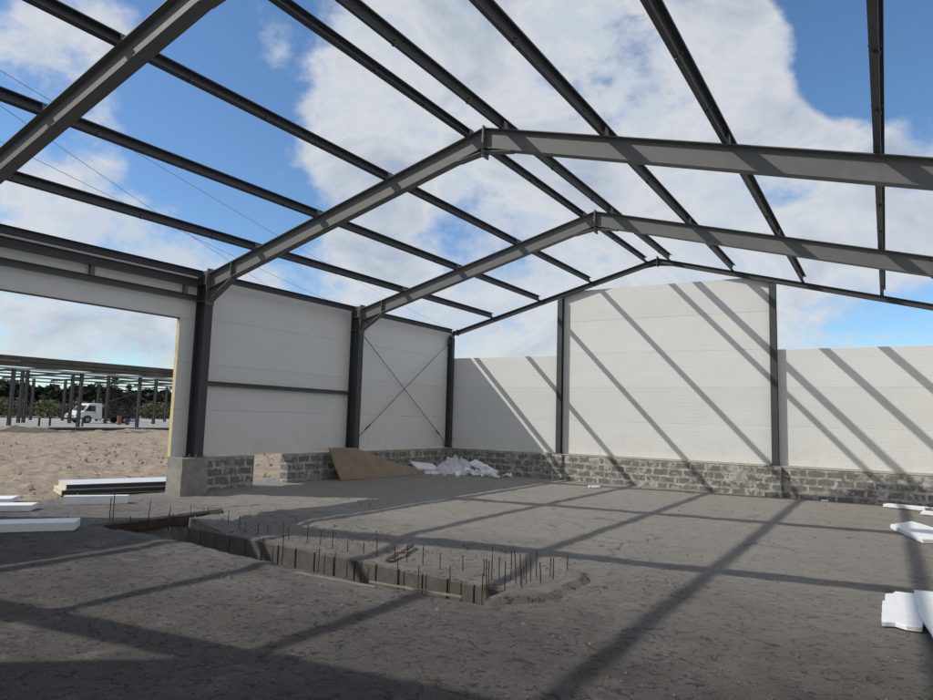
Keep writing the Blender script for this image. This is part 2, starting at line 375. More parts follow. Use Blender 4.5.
def make_frame(y, label):
    t = empty('portal_frame', (HW, y, 0), label, 'steel frame', 'portal frames of the hall')
    def P(mb, name, mat=M['steel'], par=t, **k):
        o = mb.build(name, mat, par, **k)
        return o
    for s in (-1, 1):
        rz = (lambda x: rz0(x)) if s < 0 else (lambda x: rz0(2*HW-x))
        # geometry made for the left side in world x, then mirrored about the ridge
        def tr(mb):
            mb.v = [((v[0]-HW)*(-s), v[1], v[2]) for v in mb.v]; return mb
        c = column_mb(0.004, CD, CW, .785, 4.74)
        col = P(tr(c), 'column', M['post'])
        P(tr(MB().box(-.03, CD+.05, -.14, .14, .764, .785)), 'base_plate', par=col)
        for (bx_, by_) in ((CD+.03, -.10), (CD+.03, .10), (.15, -.115), (.15, .115)):
            P(tr(MB().tube([(bx_, by_, .78), (bx_, by_, .83)], .012, 6)), 'anchor_bolt', M['bolt'], col)
        for z in (4.05, 4.42):
            for q in (-1, 1): P(tr(MB().box(.016, CD-.014, min(q*.006, q*.094), max(q*.006, q*.094), z, z+.01)), 'stiffener', par=col)
        r = rafter_mb(CD+.022, HW-.014, RD, RW, zt=rz)
        raf = P(tr(r), 'rafter')
        P(tr(MB().box(CD+.001, CD+.019, -.105, .105, 3.98, 4.76)), 'end_plate', par=raf)
        # haunch: web and lower flange
        x1 = 1.02 if s < 0 else .90
        zb0, zb1 = 4.06, rz(x1)-RD*KC
        hb = MB()
        def uz(x): return rz(x)-RD*KC
        hb.loft([(CD+.021, -.004, uz(CD)+.004), (CD+.021, -.004, zb0), (x1, -.004, zb1)], [(CD+.021, .004, uz(CD)+.004), (CD+.021, .004, zb0), (x1, .004, zb1)])
        fl = .012
        P(tr(hb), 'haunch_web', par=raf); hb = MB()
        hb.loft([(CD+.021, -RW/2, zb0), (CD+.021, -RW/2, zb0-fl), (x1+.05, -RW/2, zb1-fl+.008), (x1+.02, -RW/2, zb1-.003)],
                [(CD+.021, RW/2, zb0), (CD+.021, RW/2, zb0-fl), (x1+.05, RW/2, zb1-fl+.008), (x1+.02, RW/2, zb1-.003)])
        P(tr(hb), 'haunch_flange', par=raf)
        for q in (-1, 1):
            y0, y1 = sorted((q*.005, q*.082)); xs_ = x1
            P(tr(MB().box(xs_, xs_+.012, y0, y1, rz(xs_)-RD*KC+.013, rz(xs_)-.018)), 'stiffener', par=raf)
        for k in range(4):
            xc = HW-.3193-1.6875*k; of = -.052 if s > 0 else .044
            P(tr(MB().box(xc+of, xc+of+.008, -.06, .06, rz(xc+of)-.001, rz(xc)+.13)), 'purlin_cleat', par=raf)
        ab = MB()                                   # small haunch at the ridge
        zr = rz(HW)-RD*KC
        ab.loft([(HW-.48, -.004, rz(HW-.48)-RD*KC+.002), (HW-.013, -.004, zr+.002), (HW-.013, -.004, zr-.06)], [(HW-.48, .004, rz(HW-.48)-RD*KC+.002), (HW-.013, .004, zr+.002), (HW-.013, .004, zr-.06)])
        P(tr(ab), 'ridge_web', par=raf); ab = MB()
        ab.loft([(HW-.50, -RW/2, rz(HW-.50)-RD*KC-.001), (HW-.013, -RW/2, zr-.06), (HW-.013, -RW/2, zr-.072), (HW-.50, -RW/2, rz(HW-.50)-RD*KC-.012)],
                [(HW-.50, RW/2, rz(HW-.50)-RD*KC-.001), (HW-.013, RW/2, zr-.06), (HW-.013, RW/2, zr-.072), (HW-.50, RW/2, rz(HW-.50)-RD*KC-.012)])
        P(tr(ab), 'ridge_flange', par=raf)
        P(tr(MB().box(HW-.0125, HW-.0005, -.10, .10, zr-.15, rz(HW)+.03)), 'apex_plate', par=raf)
        for z in (zr-.06, zr+.2):
            for q in (-.06, .06): P(tr(MB().tube([(HW-.035, q, z), (HW-.013, q, z)], .013, 6)), 'apex_bolt', M['bolt'], raf)
    return t
f1 = make_frame(-5, 'smaller full rafter frame, its left column beside the crossed rods')
f2 = copy_tree(f1); f2.location.y = -10; f2['label'] = 'large rafter frame with its left column beside the open doorway'
f3 = copy_tree(f1); f3.location.y = -15; f3['label'] = 'nearest steel frame, only its left rafter crossing the top left corner'
f4 = copy_tree(f1); f4.location.y = -20; f4['label'] = 'steel frame of the open end behind the camera'
# end frame: slim corner column and light rafters
t = empty('end_frame', (HW, -.09, 0), 'slim end frame above the white end wall with a small plate at its apex', 'steel frame')
for s in (-1, 1):
    rz = (lambda x: rz0(x)) if s < 0 else (lambda x: rz0(2*HW-x))
    def tr(mb):
        mb.v = [((v[0]-HW)*(-s), v[1], v[2]) for v in mb.v]; return mb
    c = tr(column_mb(.004, .18, .16, .785, 4.42)).build('column', M['post'], t)
    tr(MB().box(-.02, .22, -.085, .085, .764, .785)).build('base_plate', M['post'], c)
    r = tr(rafter_mb(.32, HW-.014, .14, .12, zt=rz)).build('rafter', M['post'], t)
    k = MB()
    pts = [(.09, 4.42), (.10, 4.50), (.16, 4.58), (.32, rz(.32)-.07)]
    for (a, b) in zip(pts[:-1], pts[1:]):
        dx, dz = b[0]-a[0], b[1]-a[1]; L = math.hypot(dx, dz); nx_, nz_ = -dz/L*.07, dx/L*.07
        k.loft([(a[0]+nx_, -.06, a[1]+nz_), (a[0]-nx_, -.06, a[1]-nz_), (b[0]-nx_*1.0, -.06, b[1]-nz_), (b[0]+nx_, -.06, b[1]+nz_)],
               [(a[0]+nx_, .06, a[1]+nz_), (a[0]-nx_, .06, a[1]-nz_), (b[0]-nx_, .06, b[1]-nz_), (b[0]+nx_, .06, b[1]+nz_)])
    tr(k).build('knee', M['post'], t)
    tr(MB().box(.33, .345, -.09, .075, rz(.34)-.17, rz(.34)+.03)).build('splice_plate', M['post'], r)
    tr(MB().box(HW-.0125, HW-.0005, -.095, .075, rz(HW)-.24, rz(HW)+.05)).build('apex_plate', M['post'], r)
    g = MB().loft([(HW-.5, -.004, rz(HW-.5)-.14), (HW-.013, -.004, rz(HW)-.14), (HW-.013, -.004, rz(HW)-.22)], [(HW-.5, .004, rz(HW-.5)-.14), (HW-.013, .004, rz(HW)-.14), (HW-.013, .004, rz(HW)-.22)])
    tr(g).build('gusset', M['post'], r)

rz = rz0
# purlins ---------------------------------------------------------------
def purlin(k, s, label):
    x = HW+s*(.3193+1.6875*k)
    t = empty('purlin', (x, -10, rz(x)), label, 'roof purlin', 'roof purlins')
    t.rotation_euler.y = s*math.atan(SL if s < 0 else SLR)
    H, Wf, L_, T = .17, .075, .018, .005
    # C outline (x across the slope, z up), open towards the ridge
    o_ = [(0, 0), (Wf, 0), (Wf, L_), (Wf-T, L_), (Wf-T, T), (T, T), (T, H-T), (Wf-T, H-T), (Wf-T, H-L_), (Wf, H-L_), (Wf, H), (0, H)]
    o_ = [(a-Wf/2, b+.002) for a, b in o_]
    MB().loft([(a, -10.35, b) for a, b in o_], [(a, 9.97, b) for a, b in o_]).build('profile', M['purlin'], t)
    for y in (-5, 0, 5):                             # lapped sleeve over each frame
        sl = MB()
        sl.box(-Wf/2-.006, -Wf/2-.001, y-.3, y+.3, .012, H-.012)
        sl.build('splice_sleeve', M['purlin'], t)
    for i, y in enumerate(np.arange(-9.2, 9.8, 1.62)):
        yy = y+.25*math.sin(i*2.3+k*1.7+s)
        MB().tube([(-.055, yy, .05), (.055, yy, .05)], .010, 6).build('bolt', M['purlin'], t)
        if (i+k) % 3 == 0: MB().box(-.020, .006, yy-.010, yy+.010, -.012, .001).build('bolt', M['bolt'], t)
        else: MB().box(.0, .055, yy-.02, yy+.02, -.028, .001).build('lug', M['purlin'], t)
PL = {(-1, 0): 'roof purlin just left of the ridge', (-1, 1): 'second roof purlin left of the ridge', (-1, 2): 'third roof purlin left of the ridge',
      (-1, 3): 'lowest left roof purlin, nearest the left wall', (1, 0): 'roof purlin just right of the ridge', (1, 1): 'second roof purlin right of the ridge',
      (1, 2): 'third roof purlin right of the ridge, crossing the blue sky', (1, 3): 'near vertical roof purlin at the far right of the photo'}
for (s, k), lb in PL.items(): purlin(k, s, lb)

# eave beams -----------------------------------------------------------
def eave(x_in, y0, y1, label, s=1):
    zt = 4.70
    t = empty('eave_beam', (x_in, (y0+y1)/2, zt), label, 'eave beam', 'eave beams')
    d = (y1-y0)/2; H = .14
    o_ = [(0, 0), (.08, 0), (.08, .006), (.006, .006), (.006, H-.006), (.08, H-.006), (.08, H), (0, H)]
    o_ = [(a*s, b-H) for a, b in o_]
    MB().loft([(a, -d, b) for a, b in o_], [(a, d, b) for a, b in o_]).build('profile', M['purlin'], t)
    return t
EV = [(-4.895, -.17, 'dark eave beam on top of the left wall above the crossed rods'), (-9.895, -5.105, 'dark eave beam on top of the left wall above its girt'),
      (-14.895, -10.105, 'dark eave beam above the open doorway'), (-19.9, -15.105, 'left eave beam of the last bay behind the doorway')]
for y0, y1, lb in EV: eave(.15, y0, y1, lb)
for (y0, y1, _), lb in zip(EV, ('right eave beam of the end bay', 'right eave beam of the second bay', 'right eave beam of the third bay', 'right eave beam of the bay behind the camera')):
    eave(W2-.15, y0, y1, lb, -1)
# door head framing: upper girt, lower girt, short posts
t = empty('girt_frame', (0.01, -12.5, 4.1), 'double girt frame with short posts above the open doorway', 'girt frame')
def chan(y0, y1, z0, z1, x0=.002, x1=.09):
    return MB().loft([(x0, y0, z0), (x1, y0, z0), (x1, y0, z0+.006), (x0+.006, y0, z0+.006), (x0+.006, y0, z1-.006), (x1, y0, z1-.006), (x1, y0, z1), (x0, y0, z1)],
                     [(x0, y1, z0), (x1, y1, z0), (x1, y1, z0+.006), (x0+.006, y1, z0+.006), (x0+.006, y1, z1-.006), (x1, y1, z1-.006), (x1, y1, z1), (x0, y1, z1)])
def shift(mb, d): mb.v = [(a-d[0], b-d[1], c-d[2]) for a, b, c in mb.v]; return mb
O_ = (.01, -12.5, 4.1)
shift(chan(-14.895, -10.105, 4.37, 4.53, x1=.12), O_).build('upper_girt', M['steel'], t)
shift(chan(-14.895, -10.105, 4.06, 4.18), O_).build('lower_girt', M['steel'], t)
for y in (-14.2, -12.42, -10.42): shift(MB().box(.004, .085, y-.04, y+.04, 4.181, 4.369), O_).build('post', M['steel'], t)
# wall girts
t = tag(chan(-9.895, -5.105, 2.28, 2.38).build('wall_girt', M['steel']), 'horizontal dark girt across the middle of the left wall', 'wall girt')
tag(shift(chan(-19.895, -15.105, 2.28, 2.38), (0, 0, 0)).build('wall_girt', M['steel']), 'horizontal girt in the left wall bay behind the doorway', 'wall girt')

# crossed rods -----------------------------------------------------------
t = empty('cross_bracing', (.2, -2.5, .8), 'thin crossed steel rods in front of the left wall near its corner', 'bracing')
for (a, b, xo) in (((-4.86, 4.10), (-.24, .90), 0), ((-.24, 4.28), (-4.86, 1.05), .03)):
    A = Vector((.10+xo-.2, a[0]+2.5, a[1]-.8)); B = Vector((.10+xo-.2, b[0]+2.5, b[1]-.8))
    rd = MB().tube([A, B], .010, 8).build('rod', M['purlin'], t)
    d = (B-A).normalized()
    MB().tube([B-d*.75, B-d*.50], .022, 8).build('turnbuckle', M['purlin'], rd)
    for P_ in (A, B): MB().box(P_.x-.012, P_.x+.012, P_.y-.06, P_.y+.06, P_.z-.06, P_.z+.06).build('gusset', M['purlin'], rd)

# gable posts -----------------------------------------------------------
def gpost(x, y, s, label):
    t = empty('gable_post', (x, y, .785), label, 'steel post', 'end wall posts')
    P = isec(.16, .16, .011, .008); top = min(rz(x-.1), rz(x+.1))-.15-.785
    MB().loft([(a, b-.08, 0) for a, b in P], [(a, b-.08, top) for a, b in P]).build('shaft', M['post'], t)
    MB().box(-.12, .12, -.11, .11, -.02, 0).build('base_plate', M['post'], t)
    MB().box(-.09, .09, -.06, .06, top-.003, top+.010).build('top_plate', M['post'], t)
gpost(4.08, -.09, 1, 'dark post on the end wall, left of the tall white middle panels')
gpost(10.035, -.09, 1, 'dark post on the end wall, right of the tall white middle panels')
gpost(4.08, -20.0, 1, 'post of the end wall behind the camera, farther from the camera')
gpost(10.035, -20.0, 1, 'post of the end wall behind the camera, nearer to the camera')

# ------------------------------------------------------------------ panel walls
def sheet(axis, a0, a1, z0, z1, inner, out, parent, top=None, base=(0, 0, 0)):
    """one horizontal sandwich sheet. axis: the long direction; inner/out: plane of the inner / outer face"""
    sgn = 1 if out > inner else -1; ch = .007
    pr = [(out, z0+.0006), (inner+sgn*ch, z0+.0006), (inner, z0+ch), (inner, z1-ch), (inner+sgn*ch, z1-.0006), (out, z1-.0006)]
    def P(a, w, z):
        v = (w, a, z) if axis == 'y' else (a, w, z)
        return (v[0]-base[0], v[1]-base[1], v[2]-base[2])
    mb = MB().loft([P(a0, w, z) for w, z in pr], [P(a1, w, z) for w, z in pr], 0, 1)
    return mb.build('panel', [M['panel'], M['core']], parent)
def pwall(axis, a0, a1, zs, inner, out, label, group='white panel walls', topcut=None):
    mid = (a0+a1)/2; base = (inner, mid, zs[0]) if axis == 'y' else (mid, inner, zs[0])
    t = empty('panel_wall', base, label, 'panel wall', group)
    for z0, z1 in zip(zs[:-1], zs[1:]): sheet(axis, a0, a1, z0, z1, inner, out, t, base=base)
    return t, base
Z4 = [.775, 1.75, 2.75, 3.735]
pwall('y', -5.0, -.003, Z4+[4.60], 0, -.1, 'white left wall bay behind the crossed rods')
pwall('y', -9.85, -5.003, Z4+[4.60], 0, -.1, 'white left wall bay crossed by one dark girt')
pwall('y', -10.46, -9.853, [.775, 1.75, 2.75, 3.66], 0, -.1, 'narrow white panel strip with yellow foam edge beside the open doorway')
pwall('y', -19.9, -14.5, [.775, 1.75, 2.75, 3.66], 0, -.1, 'white left wall bay on the near side of the doorway')
pwall('y', -19.9, -9.853, [3.661, 4.60], 0, -.1, 'white panel band above the open doorway')
t = empty('door_head_trim', (-.05, -12.5, 3.65), 'thin dark trim along the top edge of the doorway', 'trim')
MB().box(-.053, .056, -2.03, 2.035, -.004, .009).build('strip', M['purlin'], t)
pwall('x', -.1, 4.09, Z4, .003, .103, 'low white panels of the end wall by the left corner')
pwall('x', 10.11, 14.2, Z4, .003, .103, 'low white panels of the end wall at its right')
t, base = pwall('x', 4.093, 10.107, [.775, 1.75, 2.75, 3.75, 4.75], .003, .103, 'tall white middle panels of the end wall rising to the rafters')
pl = [(4.093, 4.7506), (10.107, 4.7506), (10.107, 5.60), (9.6, 5.68), (4.75, 5.70), (4.093, 5.56)]
MB().loft([(a-base[0], 0, z-base[2]) for a, z in pl], [(a-base[0], .1, z-base[2]) for a, z in pl], 0).build('panel', M['panel'], t)
t, base = pwall('x', 3.35, 10.1, [.775, 1.75, 2.75, 3.75, 4.75], -20.12, -20.22, 'tall white middle panels of the end wall behind the camera')
pl = [(3.35, 4.7506), (10.1, 4.7506), (10.1, 5.56), (9.6, 5.66), (4.75, 5.66), (3.35, 5.44)]
MB().loft([(a-base[0], 0, z-base[2]) for a, z in pl], [(a-base[0], -.1, z-base[2]) for a, z in pl], 0).build('panel', M['panel'], t)
for y0, y1, lb in ((-5, -.003, 'white right wall bay at the end wall'), (-10, -5.003, 'white right wall bay, second from the end wall'), (-15, -10.003, 'white right wall bay, third from the end wall'), (-19.9, -15.003, 'white right wall bay beside the camera')):
    pwall('y', y0, y1, Z4+[4.60], W2, W2+.1, lb)

# ------------------------------------------------------------------ plinths and piers
def plinth(x0, x1, y0, y1, axis, label, ztop=.735):
    c = ((x0+x1)/2, (y0+y1)/2, 0)
    t = empty('block_plinth', c, label, 'block wall', 'low block walls under the panels')
    mb = MB()
    # slightly wavy faces: subdivide along the length
    n = max(2, int(((x1-x0) if axis == 'x' else (y1-y0))/.1)); L0, L1 = (x0, x1) if axis == 'x' else (y0, y1); W0, W1 = (y0, y1) if axis == 'x' else (x0, x1)
    nz_ = 9; z0 = -.75
    def P(a, w, z): return ((a, w, z) if axis == 'x' else (w, a, z))
    for side, w in ((0, W0), (1, W1)):
        for i in range(n):
            for j in range(nz_):
                q = []
                for (di, dj) in ((0, 0), (1, 0), (1, 1), (0, 1)):
                    ii, jj = i+di, j+dj; a = L0+(L1-L0)*ii/n; z = 0 if jj == 0 else ztop*jj/nz_
                    if jj == 0: z = z0
                    k = noise.noise(Vector((a*3, w*5, z*5)))*.010 if 0 < ii < n and 0 < jj < nz_ else 0
                    v = P(a, w+k, z); q.append((v[0]-c[0], v[1]-c[1], v[2]))
                mb.add(q, [(0, 1, 2, 3)])
    b = [P(a, w, z) for z in (z0, ztop) for a in (L0, L1) for w in (W0, W1)]
    b = [(v[0]-c[0], v[1]-c[1], v[2]) for v in b]
    mb.add(b, [(0, 1, 3, 2), (4, 5, 7, 6), (0, 1, 5, 4), (2, 3, 7, 6)])
    mb.build('blockwork', M['block_'+axis], t)
    o = .012
    e = MB()
    if axis == 'x': e.box(x0-c[0]+.002, x1-c[0]-.002, y0-c[1]-o, y1-c[1]-.05, ztop+.001, ztop+.028)
    else: e.box(x0-c[0]+.05, x1-c[0]+o, y0-c[1]+.002, y1-c[1]-.002, ztop+.001, ztop+.028)
    e.build('mortar_ledge', M['ledge'], t)
    return t
plinth(-.06, .20, -10.44, -8.42, 'y', 'short dark block plinth under the left wall beside the doorway')
plinth(-.06, .20, -7.36, -.202, 'y', 'block plinth under the left wall, right of its gap, behind the cardboard')
plinth(-.06, .20, -20.2, -14.5, 'y', 'block plinth under the left wall near the camera side of the doorway')
plinth(-.06, 14.2, -.20, .12, 'x', 'long grey block plinth smeared with mortar under the white end wall')
plinth(3.3, 14.2, -20.3, -19.98, 'x', 'block plinth of the end wall behind the camera')
tt = empty('block_plinth', (W2-.07, -10, 0), 'block plinth under the right wall', 'block wall', 'low block walls under the panels')
MB().box(-.13, .13, -9.97, 9.79, -.75, .735).build('blockwork', M['block_y'], tt)
MB().box(-.142, .1, -9.968, 9.788, .736, .763).build('mortar_ledge', M['ledge'], tt)
def pier(x0, x1, y0, y1, label, mat='pier'):
    c = ((x0+x1)/2, (y0+y1)/2, 0); rnd = random.Random(int(x0*97+y0*31))
    mb = MB(); n = 7; loops = []
    for k in range(n+1):
        z = -.6+(1.362)*k/n; j = lambda: rnd.uniform(-.009, .009)
        loops.append([(x0-c[0]+j(), y0-c[1]+j(), z), (x1-c[0]+j(), y0-c[1]+j(), z), (x1-c[0]+j(), y1-c[1]+j(), z), (x0-c[0]+j(), y1-c[1]+j(), z)])
    for a, b in zip(loops[:-1], loops[1:]):
        for i in range(4): mb.add([a[i], a[(i+1) % 4], b[(i+1) % 4], b[i]], [(0, 1, 2, 3)])
    mb.add(loops[-1], [(0, 1, 2, 3)])
    o = mb.build('concrete_pier', M[mat]); o.location = c
    return tag(o, label, 'pier', 'concrete piers in the plinth')
pier(-.045, .43, -10.475, -9.84, 'pale concrete pier under the column beside the doorway')
pier(.02, .43, -5.26, -4.76, 'concrete pier under the left wall column, behind the cardboard')
pier(-.045, .43, -15.25, -14.46, 'concrete pier on the near side of the doorway')
pier(.02, .43, -20.28, -19.7, 'concrete pier at the near left corner of the hall')
pier(.02, .34, -.34, .0, 'concrete pier at the left corner of the end wall')
pier(3.92, 4.25, -.27, .0, 'concrete pier under the left post of the end wall', 'block_x')
pier(9.80, 10.18, -.36, .0, 'concrete pier under the right post of the end wall', 'block_x')
for y in (-.3, -5, -10, -15, -19.9): pier(W2-.43, W2+.03, y-.25, y+.25, {-.3: 'concrete pier at the far right corner', -5: 'right wall pier, first from the end wall', -10: 'right wall pier, second from the end wall', -15: 'right wall pier, third from the end wall', -19.9: 'right wall pier beside the camera'}[y])

# ------------------------------------------------------------------ trench: blocks, bars, boards
rnd = random.Random(3)
x = 2.83; i = 0
nth = ['first', 'second', 'third', 'fourth', 'fifth', 'sixth', 'seventh', 'eighth', 'ninth', 'tenth', 'eleventh', 'twelfth', 'thirteenth', 'fourteenth', 'fifteenth', 'sixteenth', 'seventeenth']
while x < 9.0:
    w = .37 if x+.39 < 9.0 else 9.05-x
    a = MB().box(-w/2, w/2-.005, -.05, .05, -.29, .28)
    o = a.build('foundation_block', M['tblock'], None, bevel=.008)
    o.location = (x+w/2, -12.318+(9-x)*.054+rnd.uniform(-.003, .003), -.415+rnd.uniform(-.005, .005)); o.rotation_euler.z = -.054+rnd.uniform(-.003, .003)
    tag(o, '%s grey foundation block from the left in the row lining the trench' % nth[i], 'concrete block', 'foundation blocks lining the trench')
    x += w+.004; i += 1
def rebar(x, y, z0, h, label, group, lean=.05):
    h *= .85; p = Vector((x, y, z0)); d = Vector((rnd.uniform(-lean, lean), rnd.uniform(-lean, lean), 1))
    o = MB().tube([(0, 0, -.12), (d.x*h*.5, d.y*h*.5, h*.5), (d.x*h+rnd.uniform(-.008, .008), d.y*h, h)], .0065, 6).build('rebar', M['rust']); o.location = p
    tag(o, label, 'rebar', group)
G = 'rusty reinforcement bars standing in the trench'
for k in range(21):
    xx = 3.35+k*.275+rnd.uniform(-.06, .06)
    rebar(xx, -11.98+(9-xx)*.045+rnd.uniform(-.06, .06), -.16, rnd.uniform(.20, .36), 'rusty bar standing in the dirt behind the block row', 'bars in the dirt behind the block row')
for k in range(9):
    xx = 4.9+k*.47+rnd.uniform(-.12, .12)
    rebar(xx, -12.42+(9-xx)*.05+rnd.uniform(-.05, .02), -.5, rnd.uniform(.45, .66), 'rusty bar standing against the face of the block row', 'bars against the face of the block row', .02)
for (xx, yy, hh) in ((8.7, -11.95, .3), (8.5, -12.05, .34), (9.15, -12.45, .36), (9.28, -12.05, .32), (8.9, -12.2, .38), (8.95, -12.95, .42), (9.02, -12.7, .36), (9.08, -12.45, .40), (9.05, -12.15, .30), (9.2, -12.65, .28), (9.0, -11.9, .34), (9.25, -12.3, .30), (8.85, -12.75, .34), (9.15, -11.85, .26), (9.3, -11.7, .28)):
    rebar(xx, yy, -.04, hh, 'rusty bar in the cluster at the right end of the trench', 'bars clustered at the right end of the trench')
for (xx, yy, hh) in ((2.15, -12.95, .40), (2.33, -13.0, .48), (2.56, -12.85, .22), (2.62, -12.6, .50), (2.85, -12.75, .24), (2.72, -12.3, .22), (2.95, -12.4, .26), (2.45, -12.1, .30), (2.6, -11.8, .28), (2.65, -11.5, .26), (2.9, -12.9, .2)):
    rebar(xx, yy, .0 if xx < 2.35 else -.1, hh, 'rusty bar in the cluster at the left end of the trench', 'bars clustered at the left end of the trench')
o = MB().box(-.015, .015, -.95, .95, -.16, -.01).build('formwork_board', M['redboard'], None, bevel=.004); o.location = (2.375, -12.2, -.02)
tag(o, 'dark red stained board lining the left arm of the trench', 'board')
def plank(name, A, B, w, th, mat, label, cat, wob=.01):
    A, B = Vector(A), Vector(B); n = 10; L = (B-A).length; d = (B-A).normalized(); s_ = d.cross(Vector((0, 0, 1))).normalized()
    mb = MB(); rings = []
    for k in range(n+1):
        p = A.lerp(B, k/n)+s_*noise.noise(Vector((k*.7, L, 1)))*wob*2+Vector((0, 0, noise.noise(Vector((k*.6, 3, L)))*wob))
        ww = w*(1+.15*noise.noise(Vector((k*1.1, 7, L))))
        rings.append([p-s_*ww/2, p+s_*ww/2, p+s_*ww/2+Vector((0, 0, th)), p-s_*ww/2+Vector((0, 0, th))])
    for a, b in zip(rings[:-1], rings[1:]):
        for i_ in range(4): mb.add([a[i_], a[(i_+1) % 4], b[(i_+1) % 4], b[i_]], [(0, 1, 2, 3)])
    mb.add(rings[0], [(3, 2, 1, 0)]); mb.add(rings[-1], [(0, 1, 2, 3)])
    c = sum((Vector(v) for v in mb.v), Vector())/len(mb.v); mb.v = [tuple(Vector(v)-c) for v in mb.v]
    o = mb.build(name, mat); o.location = c
    return tag(o, label, cat)
plank('timber_batten', (6.95, -13.66, .010), (8.05, -13.64, .014), .028, .014, M['wood'], 'pale thin batten lying on the near rim of the trench, left of the other', 'batten')
plank('timber_batten', (7.85, -13.49, .012), (8.93, -13.40, .012), .030, .016, M['wood'], 'pale thin batten on the near rim by the right end of the trench', 'batten')
plank('broken_board', (6.95, -12.02, -.13), (6.82, -11.3, -.04), .07, .014, M['redboard'], 'reddish broken board lying in the dirt behind the block row', 'board', .03)

# ------------------------------------------------------------------ foam boards, sandwich panels
def foam_mat():
    t = NT('white_polystyrene'); g = t.geo(); o = t.obj()
    v = t.n('ShaderNodeTexVoronoi'); v.inputs['Scale'].default_value = 140; t.l(o, v.inputs['Vector'])
    f = t.noise(g, 5, 6, .7, .4)
    c = t.ramp(f, [(.3, (.74, .765, .80)), (.62, (.82, .83, .84))]); c = t.mix(t.ramp(t.noise(g, 9, 7, .75), [(.60, 0.0), (.72, .35)]), c, (.42, .39, .35))
    return t.done(c, .75, t.bump(v.outputs['Distance'], .3, .004))
M['foam'] = foam_mat()
M['skin_grey'] = simple('grey_sheet_skin', (.62, .65, .68), .45, .06, 3)
def slab(name, poly, th, loc, rz_, label, cat, group=None, mat='foam', tilt=(0, 0), rough=.006, sub=.12):
    """flat board with an outline in plan, edges broken up a little"""
    pts = []
    for i_, p in enumerate(poly):
        q = poly[(i_+1) % len(poly)]; L = math.hypot(q[0]-p[0], q[1]-p[1]); n = max(1, int(L/sub))
        for k in range(n):
            f = k/n; j = rough if k else 0
            pts.append((p[0]+(q[0]-p[0])*f+rnd.uniform(-j, j), p[1]+(q[1]-p[1])*f+rnd.uniform(-j, j)))
    e = .006; cx_ = sum(p[0] for p in pts)/len(pts); cy_ = sum(p[1] for p in pts)/len(pts)
    ins = [(p[0]+(cx_-p[0])*e*2, p[1]+(cy_-p[1])*e*2) for p in pts]
    mb = MB(); n = len(pts)
    L0 = [(x, y, 0) for x, y in ins]; L1 = [(x, y, e) for x, y in pts]; L2 = [(x, y, th-e) for x, y in pts]; L3 = [(x, y, th) for x, y in ins]
    k0 = 0; mb.v = L0+L1+L2+L3
    for r_ in range(3):
        for i_ in range(n): mb.f.append((r_*n+i_, r_*n+(i_+1) % n, (r_+1)*n+(i_+1) % n, (r_+1)*n+i_)); mb.mi.append(0)
    mb.f.append(tuple(reversed(range(n)))); mb.mi.append(0); mb.f.append(tuple(range(3*n, 4*n))); mb.mi.append(0)
    o = mb.build(name, M[mat]); o.location = loc; o.rotation_euler = (tilt[0], tilt[1], rz_)
    return tag(o, label, cat, group)
def rect(l, w): return [(-l/2, -w/2), (l/2, -w/2), (l/2, w/2), (-l/2, w/2)]
GF = 'white foam boards lying on the floor'
def board2(A, B, w, th, z, label, name='foam_board', **k):   # A-B is the long near edge
    A, B = Vector((*A, 0)), Vector((*B, 0)); d = B-A; L = d.length; a = math.atan2(d.y, d.x)
    nrm_ = Vector((-math.sin(a), math.cos(a), 0)); c = (A+B)/2+nrm_*w/2
    return slab(name, rect(L, w), th, (c.x, c.y, z), a, label, 'foam board', GF, **k)
board2((1.15, -15.95), (2.78, -13.82), .42, .12, .012, 'thick white foam board nearest the camera at the left edge')
board2((-.9, -14.8), (.42, -13.28), .38, .10, .0, 'white foam board behind the nearest one at the left edge')
board2((-1.9, -14.9), (-.55, -13.15), .5, .09, .02, 'white foam board farthest back at the left edge, partly hidden')
board2((-.02, -12.55), (.62, -11.70), .16, .15, .0, 'long narrow white foam block in front of the stacked sandwich panels')
slab('foam_board', [(-.62, -.2), (.62, -.2), (.62, .2), (-.62, .22)], .06, (12.95, -.62, .01), -.25, 'long white foam board lying nearest the end wall at the right', 'foam board', GF)
slab('foam_board', rect(.9, .45), .05, (13.45, -1.55, .01), -.15, 'white foam board behind the tilted one at the right edge', 'foam board', GF)
def wpoly(pts): 
    cx_ = sum(p[0] for p in pts)/len(pts); cy_ = sum(p[1] for p in pts)/len(pts); return [(p[0]-cx_, p[1]-cy_) for p in pts], cx_, cy_
p, a, b = wpoly([(12.44, -4.55), (12.86, -6.1), (13.6, -5.7), (12.78, -3.7)])
slab('foam_board', p, .07, (a, b, .005), 0, 'thick white foam board lying askew at the right edge', 'foam board', GF)
p, a, b = wpoly([(12.35, -10.98), (12.35, -11.85), (12.45, -11.80), (12.53, -11.86), (12.64, -11.84), (12.70, -11.2), (12.80, -10.36), (12.46, -10.42), (12.44, -10.55), (12.38, -10.60), (12.37, -10.72), (12.47, -10.86)])
slab('foam_board', p, .045, (a, b, .012), 0, 'broken white foam piece with crumbled near edge, right side', 'foam board', GF, rough=.005, sub=.03)
p, a, b = wpoly([(12.62, -10.38), (12.63, -11.37), (12.70, -12.31), (13.5, -12.6), (13.35, -10.2)])
slab('foam_board', p, .035, (a, b, .062), 0, 'larger bluish white foam sheet overlapping the broken piece at the right edge', 'foam board', GF, tilt=(.0, -.02), rough=.008)
slab('foam_chip', rect(.30, .16), .05, (5.86, -1.8, .01), .6, 'small white foam scrap alone on the floor before the end wall', 'foam scrap', rough=.02, sub=.05)
slab('foam_chip', rect(.16, .09), .03, (11.13, -.42, .01), .2, 'tiny white foam scrap at the foot of the end wall, right of the post', 'foam scrap', rough=.01, sub=.05)
